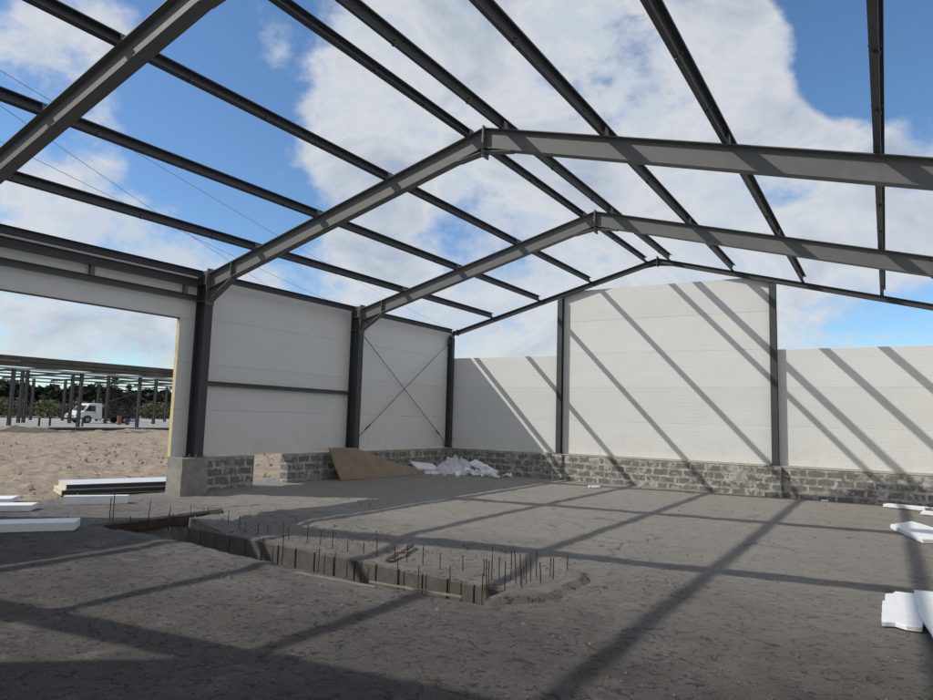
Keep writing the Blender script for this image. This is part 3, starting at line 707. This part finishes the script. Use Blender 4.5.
slab('foam_chip', rect(.2, .12), .03, (13.1, -.95, .075), .9, 'small crumbled foam lump on the board nearest the end wall', 'foam scrap', rough=.02, sub=.05)

def sandwich(A, B, w, z, label):
    A, B = Vector((*A, 0)), Vector((*B, 0)); d = B-A; L = d.length; a = math.atan2(d.y, d.x); nrm_ = Vector((-math.sin(a), math.cos(a), 0)); c = (A+B)/2+nrm_*w/2
    t = empty('sandwich_panel', (c.x, c.y, z), label, 'sandwich panel', 'stacked sandwich panels', a)
    MB().box(-L/2, L/2, -w/2, w/2, .094, .1).build('top_skin', M['skin_grey'], t)
    MB().box(-L/2+.01, L/2-.01, -w/2+.004, w/2-.004, .0065, .0935).build('core', M['core'], t)
    MB().box(-L/2, L/2, -w/2, w/2, 0, .006).build('bottom_skin', M['skin_grey'], t)
    MB().box(-L/2+.02, L/2, -w/2-.003, -w/2+.002, .012, .09).build('edge_gap_shade', M['darkgap'], t)  # dark strip painted along the edge for the shaded gap
    return t
sandwich((-1.35, -12.05), (.35, -9.9+.0), 1.0, .15, 'upper sandwich panel of the stack left of the pier, yellow core') if False else None
A1, B1 = (-1.15, -12.00), (-.62, -10.05)
sandwich((-1.12, -11.93), (-.35, -9.75), 1.0, .13, 'upper sandwich panel of the stack left of the doorway pier')
sandwich((-1.16, -11.99), (-.41, -9.80), 1.0, .022, 'lower sandwich panel of the stack left of the doorway pier')

# ------------------------------------------------------------------ cardboard and plastic heap
def card_mat():
    t = NT('brown_cardboard'); g = t.geo(); f = t.noise(g, 3, 6, .6, .4)
    return t.done(t.ramp(f, [(.3, (.22, .165, .115)), (.7, (.29, .225, .16))]), .85, t.bump(t.noise(g, 2.2, 3), .4, .03))
M['card'] = card_mat()
def sheet3(name, rows, th, mat, label, cat, sub=6, crumple=0, seed=0, **k):
    """surface through a small net of points, given thickness"""
    import bmesh
    nr, nc = len(rows), len(rows[0]); R = []
    for i_ in range((nr-1)*sub+1):
        fi = i_/sub; a = min(int(fi), nr-2); u = fi-a; row = []
        for j_ in range((nc-1)*sub+1):
            fj = j_/sub; b = min(int(fj), nc-2); v = fj-b
            p = (Vector(rows[a][b])*(1-u)*(1-v)+Vector(rows[a+1][b])*u*(1-v)+Vector(rows[a][b+1])*(1-u)*v+Vector(rows[a+1][b+1])*u*v)
            if crumple:
                p = p+Vector(noise.noise_vector(p*5+Vector((seed, 0, 0))))*crumple+Vector(noise.noise_vector(p*13+Vector((seed, 3, 0))))*crumple*.4
            row.append(p)
        R.append(row)
    mb = MB(); n = len(R[0]); mb.v = [tuple(p) for r in R for p in r]
    for i_ in range(len(R)-1):
        for j_ in range(n-1): mb.f.append((i_*n+j_, i_*n+j_+1, (i_+1)*n+j_+1, (i_+1)*n+j_)); mb.mi.append(0)
    c = sum((Vector(v) for v in mb.v), Vector())/len(mb.v); mb.v = [tuple(Vector(v)-c) for v in mb.v]
    o = mb.build(name, M[mat], smooth=not crumple); o.location = c
    md = o.modifiers.new('thick', 'SOLIDIFY'); md.thickness = th; md.offset = 0
    return tag(o, label, cat, **k)
sheet3('cardboard_sheet', [
    [(.46, -6.28, .90), (.47, -5.7, .885), (.47, -5.22, .87), (.40, -4.3, .64), (.36, -3.3, .40), (.42, -2.1, .17), (.50, -1.25, .05)],
    [(.58, -6.12, .42), (.60, -5.6, .43), (.62, -5.05, .42), (.58, -4.2, .33), (.56, -3.2, .24), (.55, -2.1, .12), (.56, -1.2, .04)],
    [(.70, -6.0, .05), (.78, -5.5, .05), (.80, -4.9, .06), (.82, -4.0, .05), (.80, -3.0, .05), (.72, -2.0, .045), (.62, -1.2, .03)]],
    .008, 'card', 'big brown cardboard sheet leaning on the block plinth under the left wall', 'cardboard')
plank('timber_batten', (.80, -5.35, .055), (.85, -1.5, .06), .06, .025, M['wood'], 'long pale batten on the floor along the foot of the cardboard', 'batten')
def film_mat():
    t = NT('crumpled_plastic_film'); g = t.geo(); f = t.noise(g, 8, 6, .7, .5)
    t.b.inputs['Transmission Weight'].default_value = .15
    return t.done(t.ramp(f, [(.3, (.58, .59, .59)), (.7, (.84, .85, .85))]), .38, t.bump(t.noise(g, 22, 5, .7, 1.0), .8, .02))
M['film'] = film_mat()
def heap(name, cx_, cy_, rx, ry, h, seed, mat, label, cat, th=.003, rot=0):
    mb = MB(); n = 44; m_ = 16
    mb.v.append((0, 0, h*.85))
    for r_ in range(1, m_+1):
        for k in range(n):
            a = 2*math.pi*k/n; rr = r_/m_*(1+.22*noise.noise(Vector((math.cos(a)*1.6, math.sin(a)*1.6, seed))))
            x, y = rx*rr*math.cos(a), ry*rr*math.sin(a)
            prof = max(0, 1-(r_/m_)**2.2)
            q = Vector((x*4.2, y*4.2, seed)); fold = (1-abs(noise.noise(q*.8)))*.75+abs(noise.noise(q*2.2))*.45+abs(noise.noise(q*4.5))*.16
            z = h*prof*(.30+.70*fold)+(.015*fold if r_ == m_ else 0)
            d = Vector(noise.noise_vector(q*2))*.05
            mb.v.append((x+d.x, y+d.y, max(0.002, z)))
    for k in range(n): mb.f.append((0, 1+k, 1+(k+1) % n)); mb.mi.append(0)
    for r_ in range(m_-1):
        for k in range(n):
            a, b = 1+r_*n+k, 1+r_*n+(k+1) % n; mb.f.append((a, a+n, b+n, b)); mb.mi.append(0)
    mb.f.append(tuple(1+(m_-1)*n+k for k in range(n))); mb.mi.append(0)
    o = mb.build(name, M[mat]); o.location = (cx_, cy_, .02); o.rotation_euler.z = rot
    return tag(o, label, cat)
heap('plastic_film_heap', 1.00, -1.42, .60, .42, .42, 4.2, 'film', 'crumpled grey white plastic film heaped in the corner by the foam boards', 'plastic film', rot=.55)
heap('plastic_film_heap', .85, -.78, .62, .38, .58, 9.1, 'film', 'taller crumpled plastic film behind, against the corner plinth', 'plastic film', rot=.5)
slab('foam_board', rect(.95, .42), .07, (.46, -1.95, .20), 1.35, 'bluish white foam board lying slanted left of the plastic film', 'foam board', GF, tilt=(.45, .10), rough=.012)
slab('foam_board', rect(1.1, .30), .06, (1.75, -.62, .20), -.30, 'long white foam board sloping to the floor right of the plastic film', 'foam board', GF, tilt=(.45, .28), rough=.015, sub=.08)
slab('foam_board', rect(.7, .34), .06, (2.05, -1.0, .05), .2, 'short white foam board flat on the floor before the corner', 'foam board', GF, tilt=(.12, .08), rough=.02, sub=.08)
CH = 'broken foam chunk in the rubbish heap in the corner'
rc = random.Random(21)
def chunk(x, y, z, r0):
    n = rc.randint(6, 8); ang_ = sorted(rc.uniform(0, 6.28) for _ in range(n)); ex = rc.uniform(1.2, 2.2)
    poly = [(r0*ex*math.cos(a)*rc.uniform(.75, 1.1), r0*math.sin(a)*rc.uniform(.75, 1.1)) for a in ang_]
    slab('foam_chunk', poly, r0*rc.uniform(.5, .9), (x, y, z), rc.uniform(0, 6.28), CH, 'foam chunk', 'broken foam chunks in the corner', tilt=(rc.uniform(-.5, .5), rc.uniform(-.5, .5)), rough=r0*.12, sub=.035)
for k in range(46):
    a = k/46; x = .75+1.95*rc.random(); y = -.55-1.25*rc.random()*(1-.35*(x-.75)/1.95)
    top = .30*max(0, 1-abs(x-1.5)/1.3)*max(0, 1-abs(y+.8)/.9)
    chunk(x, y, .03+top*rc.random()*1.1, rc.uniform(.035, .105))
for (x, y, z, r0) in ((1.62, -1.95, .03, .14), (2.45, -1.2, .03, .10), (2.75, -.7, .03, .07), (.98, -2.3, .04, .13), (2.9, -.95, .02, .05), (1.35, -2.15, .02, .06)): chunk(x, y, z, r0)

# small stones and crumbs on the floor: nobody could count them
mb = MB(); rs = random.Random(11)
for k in range(5200):
    x, y = rs.uniform(.6, 13.7), rs.uniform(-17.8, -.5)
    if 2.2 < x < 9.3 and -13.5 < y < -11.9: continue
    if rs.random() < .42: x, y = rs.gauss(6.2, 2.3), rs.choice((rs.gauss(-13.9, .28), rs.gauss(-11.3, .35)))
    if 2.2 < x < 9.3 and -13.52 < y < -11.9: continue
    r = rs.uniform(.003, .012) if rs.random() < .97 else rs.uniform(.012, .032)
    vs = [(x+r*rs.uniform(.6, 1.2)*a, y+r*rs.uniform(.6, 1.2)*b, max(-.08 if -11.9 < y < -11 else .0, 0)+r*c*rs.uniform(.5, .8)+(-.05 if -11.95 < y < -11.0 and 3.6 < x < 8.9 else 0)) for a, b, c in ((1, 0, 0), (0, 1, 0), (-1, 0, 0), (0, -1, 0), (0, 0, 1.6), (0, 0, -1))]
    mb.add(vs, [(0, 1, 4), (1, 2, 4), (2, 3, 4), (3, 0, 4), (1, 0, 5), (2, 1, 5), (3, 2, 5), (0, 3, 5)])
tag(mb.build('gravel', simple('crumb_stone', (.19, .175, .155), .95, .4, 9)), 'loose crumbs and small stones scattered on the floor', 'gravel', kind='stuff')
mb = MB()
for k in range(2600):
    x, y = -.9-22*rs.random()**1.3, rs.uniform(-16, 8)
    if noise.noise(Vector((x*.6, y*.6, 2))) < -.02: continue
    r = .012+.07*rs.random()**3.5; z = .0
    vs = [(x+r*rs.uniform(.6, 1.3)*a, y+r*rs.uniform(.6, 1.3)*b, z+r*c*rs.uniform(.5, 1)) for a, b, c in ((1, 0, 0), (0, 1, 0), (-1, 0, 0), (0, -1, 0), (0, 0, 1.3), (0, 0, -1))]
    mb.add(vs, [(0, 1, 4), (1, 2, 4), (2, 3, 4), (3, 0, 4), (1, 0, 5), (2, 1, 5), (3, 2, 5), (0, 3, 5)])
tag(mb.build('sand_clods', M['sand']), 'small clods of sand strewn over the ground outside', 'clods', kind='stuff')

# ------------------------------------------------------------------ surveyed size of the hall: 2 % wider and taller than drawn
SX, SZ = 1.0225, 1.02
_done = set()
def survey(o, top, flat):
    if top: o.location.x *= SX; o.location.z *= SZ
    if o.type == 'MESH' and flat and o.data.name not in _done:
        _done.add(o.data.name); o.data.transform(Matrix.Diagonal((SX, 1, SZ, 1)))
    for c in kids(o): survey(c, False, flat)
for o in [q for q in COL.objects if q.parent is None and q.type in ('MESH', 'EMPTY')]:
    survey(o, True, all(abs(a) < 1e-4 for a in o.rotation_euler))

# ------------------------------------------------------------------ far site: slab, unfinished shed, truck, trees
SX0 = -40.6                                        # near edge of the far slab
tag(MB().box(-84, SX0, -45, 75, -.6, .22).build('foundation_slab', M['slab']), kind='structure')
o = MB().box(SX0+.005, SX0+.3, -45, 75, -.6, .20).build('slab_edge_shade', simple('painted_edge_shade', (.055, .053, .05), .9, .3, 2)); tag(o, 'dark strip along the far slab, painted as its shaded edge', 'edge_shade')  # added dark strip: shade on the slab's side put into its colour
t = empty('unfinished_shed', (-41.3, 8, .22), 'far unfinished shed of dark steel columns with a long brown roof edge', 'shed')
def fs(mb): mb.v = [(a+41.3, b-8, c-.22) for a, b, c in mb.v]; return mb
M['fascia'] = simple('brown_fascia', (.075, .068, .060), .8, .45, .8)
M['ochre'] = simple('ochre_timber', (.28, .20, .12), .8, .3, 2)
M['soffit'] = simple('grey_soffit', (.40, .40, .39), .7, .15, 1)
fs(MB().box(-41.7, -41.3, -45, 75, 5.02, 5.34)).build('roof_edge', M['fascia'], t)
fs(MB().box(-41.65, -41.32, -45, 75, 4.64, 4.97)).build('roof_edge', M['fascia'], t)
fs(MB().box(-42.5, -41.71, -45, 75, 5.0, 5.44)).build('roof_edge', M['post'], t)
fs(MB().box(-41.9, -41.1, -45, 75, 4.45, 4.54)).build('soffit', M['soffit'], t)
fs(MB().box(-41.295, -41.25, -2, 4.9, 4.98, 5.06)).build('timber_strip', M['ochre'], t)
fs(MB().box(-41.295, -41.25, 9.6, 13.0, 4.85, 4.89)).build('timber_strip', M['ochre'], t)
ROWS = {-41.5: [4.58+4.92*k for k in range(-4, 12)], -54: [10.81, 15.28, 18.79, 24.01, 5.9, 1.0, -4, 29, 34, 39, 44], -67: [17.85, 21.22, 25.1, 28.95, 13, 8, 3, 34, 39, 44, 49], -54.6: [11.5]}
for xr, ys in ROWS.items():
    for yy in ys:
        w = .20 if xr > -45 else .22; P = isec(w*1.3, w, .02, .12)
        zt = 4.45 if xr > -45 else (5.1 if xr > -60 else 4.75)
        fs(MB().loft([(xr+b, yy+a, .22) for a, b in P], [(xr+b, yy+a, zt) for a, b in P])).build('column', M['post'], t)
for yy in [0.0+4.92*k for k in range(-4, 12)]:
    P = isec(.20, .12, .02, .015)
    fs(MB().loft([(-42.55, yy+a, 4.98-b) for a, b in P], [(-54, yy+a, 5.1-b) for a, b in P])).build('rafter', M['post'], t)
    fs(MB().loft([(-54.01, yy+a, 5.1-b) for a, b in P], [(-67, yy+a, 4.75-b) for a, b in P])).build('rafter', M['post'], t)
for k, (xq, zq) in enumerate(((-45, 4.62), (-49, 4.60), (-54, 4.58), (-60, 4.52), (-67.2, 4.42))):
    fs(MB().box(xq-.05, xq+.05, -45, 75, zq, zq+.13)).build('purlin', M['post'], t)
for (y0, y1, z0, z1) in ((18.9, 23.9, 4.2, 2.4), (23.9, 18.9, 4.2, 2.4)):
    fs(MB().tube([(-53.8, y0, z0), (-53.8, y1, z1)], .05, 6)).build('brace', M['post'], t)
t = empty('rusty_railing', (-43.5, 8.0, .22), 'low rusty railing on the far slab left of the truck', 'railing')
MB().box(-.03, .03, -4.4, 3.2, .62, .70).build('rail', M['redboard'], t)
for y in (-.35, .45, -4.2, 3.0): MB().box(-.05, .05, y-.06, y+.06, 0, .62).build('post', M['redboard'], t)
M['orange'] = simple('faded_orange', (.25, .10, .07), .7, .2, 3); M['purple'] = simple('dull_purple', (.10, .05, .12), .7, .2, 3)
for (yy, mt, lb, hh) in ((17.6, 'orange', 'faded orange drum standing right of the truck on the far slab', .85), (18.4, 'purple', 'dull purple drum standing beside the orange one on the far slab', .6)):
    t = empty('drum', (-49.4, yy, .22), lb, 'drum')
    prof = [(.0, .0), (.19, 0), (.20, .02), (.19, hh*.33), (.205, hh*.36), (.19, hh*.4), (.19, hh*.66), (.205, hh*.69), (.19, hh*.73), (.20, hh), (0, hh)]
    b = MB(); n = 16
    for (r0, z0), (r1, z1) in zip(prof[:-1], prof[1:]):
        for k in range(n):
            a, c = 2*math.pi*k/n, 2*math.pi*(k+1)/n
            b.add([(r0*math.cos(a), r0*math.sin(a), z0), (r0*math.cos(c), r0*math.sin(c), z0), (r1*math.cos(c), r1*math.sin(c), z1), (r1*math.cos(a), r1*math.sin(a), z1)], [(0, 1, 2, 3)])
    b.build('barrel', M[mt], t)
    MB().tube([(.08, 0, hh), (.08, 0, hh+.02)], .03, 10).build('bung', M['darkgap'], t)

# truck: cab facing -y
def truck():
    t = empty('flatbed_truck', (-55.9, 16.4, .22), 'white cab flatbed truck parked on the far slab behind a steel column', 'truck')
    W = simple('white_cab_paint', (.74, .75, .76), .3, .03, 1); D = simple('dark_truck_bed', (.03, .03, .03), .7, .3, 3)
    GL = NT('cab_glass').done((.02, .025, .03), .08)
    TY = simple('tyre_rubber', (.02, .02, .02), .85, .2, 8); RI = simple('steel_rim', (.35, .35, .36), .4, .1, 8, .5)
    # cab profile (y forward = 0 at nose, z)
    prof = [(.05, .42), (.0, .62), (.03, .86), (.55, 1.12), (1.02, 1.80), (1.18, 1.92), (2.15, 1.97), (2.22, 1.90), (2.24, .42), (1.36, .40), (1.28, .62), (1.08, .76), (.82, .76), (.62, .62), (.55, .40)]
    hw = .92
    b = MB()
    lo = [(-hw, y, z) for y, z in prof]; hi = [(hw, y, z) for y, z in prof]
    # taper the upper cab inwards
    def tp(v): k = max(0, v[2]-1.05)*.16; return (v[0]*(1-k), v[1], v[2])
    b.loft([tp(v) for v in lo], [tp(v) for v in hi]); b.build('cab', W, t, bevel=.025)
    # glass
    b = MB()
    for s in (-1, 1):
        f = lambda z: s*(hw*(1-max(0, z-1.05)*.16)+.006)
        g_ = [(.72, 1.18), (1.08, 1.72), (1.62, 1.74), (1.62, 1.16)]
        b.loft([(f(z)-s*.004, y, z) for y, z in g_], [(f(z)+s*.004, y, z) for y, z in g_])
    b.build('side_window', GL, t)
    b = MB(); ws = [(.62, 1.20), (1.0, 1.745)]
    b.add([(-.78, ws[0][0]-.03, ws[0][1]), (.78, ws[0][0]-.03, ws[0][1]), (.70, ws[1][0]-.03, ws[1][1]), (-.70, ws[1][0]-.03, ws[1][1]),
           (-.78, ws[0][0]+.01, ws[0][1]), (.78, ws[0][0]+.01, ws[0][1]), (.70, ws[1][0]+.01, ws[1][1]), (-.70, ws[1][0]+.01, ws[1][1])],
          [(0, 1, 2, 3), (7, 6, 5, 4), (0, 4, 5, 1), (1, 5, 6, 2), (2, 6, 7, 3), (3, 7, 4, 0)]); b.build('windscreen', GL, t)
    HL = simple('headlight_glass', (.6, .62, .64), .15, .05, 5)
    for s in (-1, 1):
        MB().box(s*.74-.14, s*.74+.14, -.012, .2, .70, .86).build('headlight', HL, t, bevel=.02)
        MB().box(s*1.02-.05, s*1.02+.05, .80, .90, 1.18, 1.42).build('mirror', D, t)
        d = MB().box(s*.927-.004, s*.927+.004, .70, .706, .62, 1.12).box(s*.927-.004, s*.927+.004, 1.70, 1.706, .5, 1.12); d.build('door_gap', D, t)
        MB().box(s*.935-.012, s*.935+.012, 1.45, 1.60, 1.02, 1.05).build('door_handle', D, t)
    MB().box(-.88, .88, -.05, .05, .32, .48).build('bumper', D, t, bevel=.02)
    MB().box(-.5, .5, -.006, .03, .64, .74).build('grille', D, t)
    MB().box(-.35, -.27, 2.2, 5.2, .48, .60).box(.27, .35, 2.2, 5.2, .48, .60).build('chassis', D, t)
    MB().box(-1.0, 1.0, 2.36, 5.3, .64, .74).build('flatbed', D, t)
    mb = MB()
    for s in (-1, 1): mb.box(s*1.0-.02, s*1.0+.02, 2.38, 5.28, .741, .98)
    mb.box(-.98, .98, 5.26, 5.3, .741, .98); mb.build('side_board', D, t)
    MB().box(-.98, .98, 2.34, 2.40, .75, 1.55).build('headboard', D, t)
    for s in (-1, 1):
        for y in (.95, 4.35):
            w = MB().tube([(s*.74, y, .335), (s*.94, y, .335)], .335, 24).build('wheel', TY, t)
            MB().tube([(s*.941, y, .335), (s*.948, y, .335)], .19, 20).build('rim', RI, w)
    m = MB()
    for k in range(5):
        a = MB(); m.box(-.7+k*.25, -.55+k*.25, 2.9+.3*(k % 3), 3.9+.3*(k % 2), .745, .9+.14*(k % 3))
    m.build('load', D, t)
    t.rotation_euler.z = R_(5); t.scale = (1.05, 1.22, 1.02)
truck()

def leafmass(mb, c, rx, ry, rz_, n, size, rr, shell=.55):
    for _ in range(n):
        while True:
            d = Vector((rr.gauss(0, 1), rr.gauss(0, 1), rr.gauss(0, 1)))
            if d.length > .1: break
        d.normalize(); k = shell+(1-shell)*rr.random()
        p = Vector((c[0]+d.x*rx*k, c[1]+d.y*ry*k, c[2]+d.z*rz_*k)); s_ = size*rr.uniform(.6, 1.4)
        a = Vector((rr.uniform(-1, 1), rr.uniform(-1, 1), rr.uniform(-.6, .6))).normalized(); b = a.cross(Vector((rr.uniform(-1, 1), rr.uniform(-1, 1), rr.uniform(-1, 1)))).normalized()
        mb.add([p-a*s_, p+b*s_*.6, p+a*s_, p-b*s_*.6], [(0, 1, 2, 3)])
rr = random.Random(5)
mb = MB()
for k in range(330):                                 # the wood on the horizon
    y = -90+k*.9; xx = -122-rr.uniform(0, 14)-max(0, -y)*.1
    h = rr.uniform(5.2, 6.6)
    if y > 60: h *= max(.72, 1-(y-60)/220)
    mb.box(xx-.1, xx+.1, y-.1, y+.1, 0, h*.5)
    for q in range(4):
        leafmass(mb, (xx+rr.uniform(-1, 1), y+rr.uniform(-1, 1), h*(.22+.2*q)), 2.2-.25*q, 2.2-.25*q, h*.19, 75, .75, rr)
tag(mb.build('distant_wood', M['pine']), 'dark pine wood along the horizon behind the far shed', 'wood', kind='stuff')
mb = MB()
for k in range(150):
    y = -50+k*1.15; xx = -92-rr.uniform(0, 10); h = rr.uniform(2.0, 3.3)
    leafmass(mb, (xx, y, h*.5), 1.6, 1.6, h*.55, 260, .22, rr, .3)
tag(mb.build('scrub', M['bush']), 'pale green scrub between the far slab and the wood', 'scrub', kind='stuff')
# spruce behind the truck
def spruce(x, y, h, label, sd):
    r2 = random.Random(sd)
    t = empty('spruce_tree', (x, y, 0), label, 'tree')
    MB().tube([(0, 0, 0), (0.03, 0, h*.5), (0, 0, h)], [.16, .1, .02], 8).build('trunk', M['bark'], t)
    mb = MB(); lv = int(h*3.2)
    for i_ in range(lv):
        z = .5+(h-.6)*i_/lv; R0 = (1-(z/h)**1.2)*1.5+.15; nb = 9
        for k in range(nb):
            a = 2*math.pi*(k+r2.random()*.8)/nb; L = R0*r2.uniform(.6, 1.15)
            for j in range(9):
                f = (j+1)/9; p = Vector((math.cos(a)*L*f, math.sin(a)*L*f, z-.28*L*f*f+r2.uniform(-.04, .04)))
                for q in range(3):
                    d = Vector((r2.uniform(-1, 1), r2.uniform(-1, 1), r2.uniform(-.9, .2))).normalized()*.17; n_ = Vector((-d.y, d.x, .3)).normalized()*.045
                    mb.add([p-n_, p+d, p+n_], [(0, 1, 2)])
    mb.build('crown', M['spruce'], t)
spruce(-64.5, 25.6, 6.0, 'dark spruce rising behind the bed of the truck', 2)
spruce(-65.5, 28.0, 5.0, 'smaller dark spruce right of the one behind the truck', 9)
# overhead wires
WI = simple('cable_black', (.06, .06, .065), .6, .1, 2)
def ray(px, py):
    d = FW+RT*((px-466.5)/F_PX)-UP*((py-350)/F_PX); return d
def wire(p1, p2, z, label):
    Q = []
    for p in (p1, p2):
        d = ray(*p); k = (z-CAM.z)/d.z; Q.append(CAM+d*k)
    d = (Q[1]-Q[0]).normalized(); A, B = Q[0]-d*35, Q[1]+d*55
    pts = [A.lerp(B, i_/24)+Vector((0, 0, -1.0*4*(i_/24)*(1-i_/24)+.8)) for i_ in range(25)]
    o = MB().tube(pts, .010, 6).build('overhead_wire', WI); tag(o, label, 'wire', 'overhead wires in the sky')
wire((0, 69), (285, 237), 14, 'highest thin overhead wire crossing the sky at the left')
wire((0, 103), (171, 219), 13, 'middle thin overhead wire crossing the sky at the left')
wire((0, 139), (190, 232), 12.4, 'lowest thin overhead wire crossing the sky at the left')

# ------------------------------------------------------------------ sun and sky
SUN_TO = Vector((.9355, .7842, -1.0)).normalized()
sun = bpy.data.lights.new('sun', 'SUN'); so = bpy.data.objects.new('sun', sun); COL.objects.link(so)
so.rotation_euler = SUN_TO.to_track_quat('-Z', 'Y').to_euler(); so.location = (-20, -20, 25)
sun.energy = 3.3; sun.angle = R_(.53); sun.color = (1, .945, .86)
w = bpy.data.worlds.new('World'); sc.world = w; w.use_nodes = True; nt = w.node_tree
N = nt.nodes; Lk = nt.links
bg = N['Background']; bg.inputs['Strength'].default_value = .15
sky = N.new('ShaderNodeTexSky'); sky.sky_type = 'NISHITA'; sky.sun_disc = False
S = -SUN_TO
sky.sun_elevation = math.asin(S.z); sky.sun_rotation = math.atan2(S.x, S.y)
sky.air_density = 1.0; sky.dust_density = .15; sky.ozone_density = 3.0
tc = N.new('ShaderNodeTexCoord'); nrmz = N.new('ShaderNodeVectorMath'); nrmz.operation = 'NORMALIZE'; Lk.new(tc.outputs['Generated'], nrmz.inputs[0]); DIR = nrmz.outputs[0]
def wm(op, a, b=None, clamp=False):
    x = N.new('ShaderNodeMath'); x.operation = op; x.use_clamp = clamp
    for i_, v in enumerate((a, b)):
        if v is None: continue
        if isinstance(v, (int, float)): x.inputs[i_].default_value = v
        else: Lk.new(v, x.inputs[i_])
    return x.outputs[0]
def wnoise(vec, scale, det, rough, dist=0):
    x = N.new('ShaderNodeTexNoise'); x.inputs['Scale'].default_value = scale; x.inputs['Detail'].default_value = det; x.inputs['Roughness'].default_value = rough; x.inputs['Distortion'].default_value = dist
    Lk.new(vec, x.inputs['Vector']); return x.outputs['Fac']
# clouds: soft masses at fixed bearings in the sky, broken up by noise
BL = [  # bearing given by where it stood in the photo, angular radius in the same units, weight
 (575, 70, 190, .85), (480, 130, 160, .7), (660, 170, 150, .6), (740, 105, 95, .75), (690, 30, 70, .5), (430, 40, 120, .35), (560, 240, 130, .6), (820, 190, 70, .55),
 (910, 105, 45, .6), (905, 215, 60, .45), (700, 245, 90, .5), (400, 170, 90, .45), (490, 195, 70, .5), (60, 40, 60, .28), (125, 60, 40, .12), (245, 28, 40, .30), (100, 150, 30, .35), (65, 75, 50, .15),
 (40, 205, 45, .60), (300, 72, 40, .28), (180, 55, 50, .0), (140, 255, 60, .30), (330, 130, 60, .15), (210, 60, 50, -.3), (180, 110, 60, -.25), (60, 340, 170, .55), (300, 290, 140, .35), (520, 330, 170, .50), (860, 330, 170, .55), (700, 300, 150, .2), (250, 330, 60, .2), (420, 270, 100, .35),
 (820, 30, 75, -.8), (860, 70, 45, -.6), (880, 160, 38, -.4), (230, 170, 80, -.35), (30, 120, 45, -.3), (400, 330, 30, -.1), (930, 20, 90, -.6)]
acc = None
for (px, py, r, wt) in BL:
    d = ray(px, py).normalized(); cr_ = 1/math.sqrt(1+(r/F_PX)**2)
    dp = N.new('ShaderNodeVectorMath'); dp.operation = 'DOT_PRODUCT'; Lk.new(DIR, dp.inputs[0]); dp.inputs[1].default_value = d
    mr = N.new('ShaderNodeMapRange'); mr.interpolation_type = 'SMOOTHERSTEP'; Lk.new(dp.outputs['Value'], mr.inputs[0])
    mr.inputs[1].default_value = 1-(1-cr_)*1.7; mr.inputs[2].default_value = 1-(1-cr_)*.1; mr.inputs[3].default_value = 0; mr.inputs[4].default_value = wt*.85
    acc = mr.outputs[0] if acc is None else wm('ADD', acc, mr.outputs[0])
mp = N.new('ShaderNodeMapping'); mp.inputs['Scale'].default_value = (1, 1, 1.5); Lk.new(DIR, mp.inputs[0])
n1 = wnoise(mp.outputs[0], 4.2, 15, .60, .0); n2 = wnoise(mp.outputs[0], 13.0, 12, .62, .15)
# everywhere else in the sky: similar clouds out of view, thickened to lift the shade
bck = N.new('ShaderNodeVectorMath'); bck.operation = 'DOT_PRODUCT'; Lk.new(DIR, bck.inputs[0]); bck.inputs[1].default_value = FW
elsewhere = N.new('ShaderNodeMapRange'); Lk.new(bck.outputs['Value'], elsewhere.inputs[0]); elsewhere.inputs[1].default_value = .65; elsewhere.inputs[2].default_value = .2; elsewhere.inputs[3].default_value = 0; elsewhere.inputs[4].default_value = 1.1
acc = wm('ADD', wm('MINIMUM', acc, 1.0), elsewhere.outputs[0])
dens = wm('ADD', acc, wm('ADD', wm('MULTIPLY', wm('SUBTRACT', n1, .5), 2.7), wm('MULTIPLY', wm('SUBTRACT', n2, .5), 1.1)))
cov = N.new('ShaderNodeMapRange'); cov.interpolation_type = 'SMOOTHSTEP'; Lk.new(dens, cov.inputs[0]); cov.inputs[1].default_value = .24; cov.inputs[2].default_value = .82; cov.inputs[3].default_value = 0; cov.inputs[4].default_value = .90
# thick parts are greyer, rims whiter
ramp = N.new('ShaderNodeValToRGB'); e = ramp.color_ramp.elements; e.new(.5)
thick = wm('ADD', wm('MULTIPLY', dens, .38), wm('MULTIPLY', wm('SUBTRACT', wnoise(mp.outputs[0], 4.6, 9, .62, .5), .5), 2.4), True)
Lk.new(thick, ramp.inputs[0])
for el, (p, c) in zip(e, ((.15, (4.0, 4.35, 4.85)), (.32, (4.7, 4.8, 4.95)), (.85, (2.7, 3.15, 3.8)))):
    el.position = p; el.color = (c[0]/8, c[1]/8, c[2]/8, 1)
sclr = N.new('ShaderNodeVectorMath'); sclr.operation = 'SCALE'; Lk.new(ramp.outputs[0], sclr.inputs[0]); sclr.inputs['Scale'].default_value = 8
mx = N.new('ShaderNodeMix'); mx.data_type = 'RGBA'; Lk.new(cov.outputs[0], mx.inputs[0]); tint = N.new('ShaderNodeMix'); tint.data_type = 'RGBA'; tint.blend_type = 'MULTIPLY'; tint.inputs[0].default_value = 1; Lk.new(sky.outputs[0], tint.inputs[6]); tint.inputs[7].default_value = (.72, .87, .97, 1); Lk.new(tint.outputs[2], mx.inputs[6]); Lk.new(sclr.outputs[0], mx.inputs[7])
Lk.new(mx.outputs[2], bg.inputs['Color'])

vs = sc.view_settings; vs.view_transform = 'Standard'; vs.look = 'None'; vs.exposure = 0; vs.gamma = 1; vs.use_curve_mapping = False
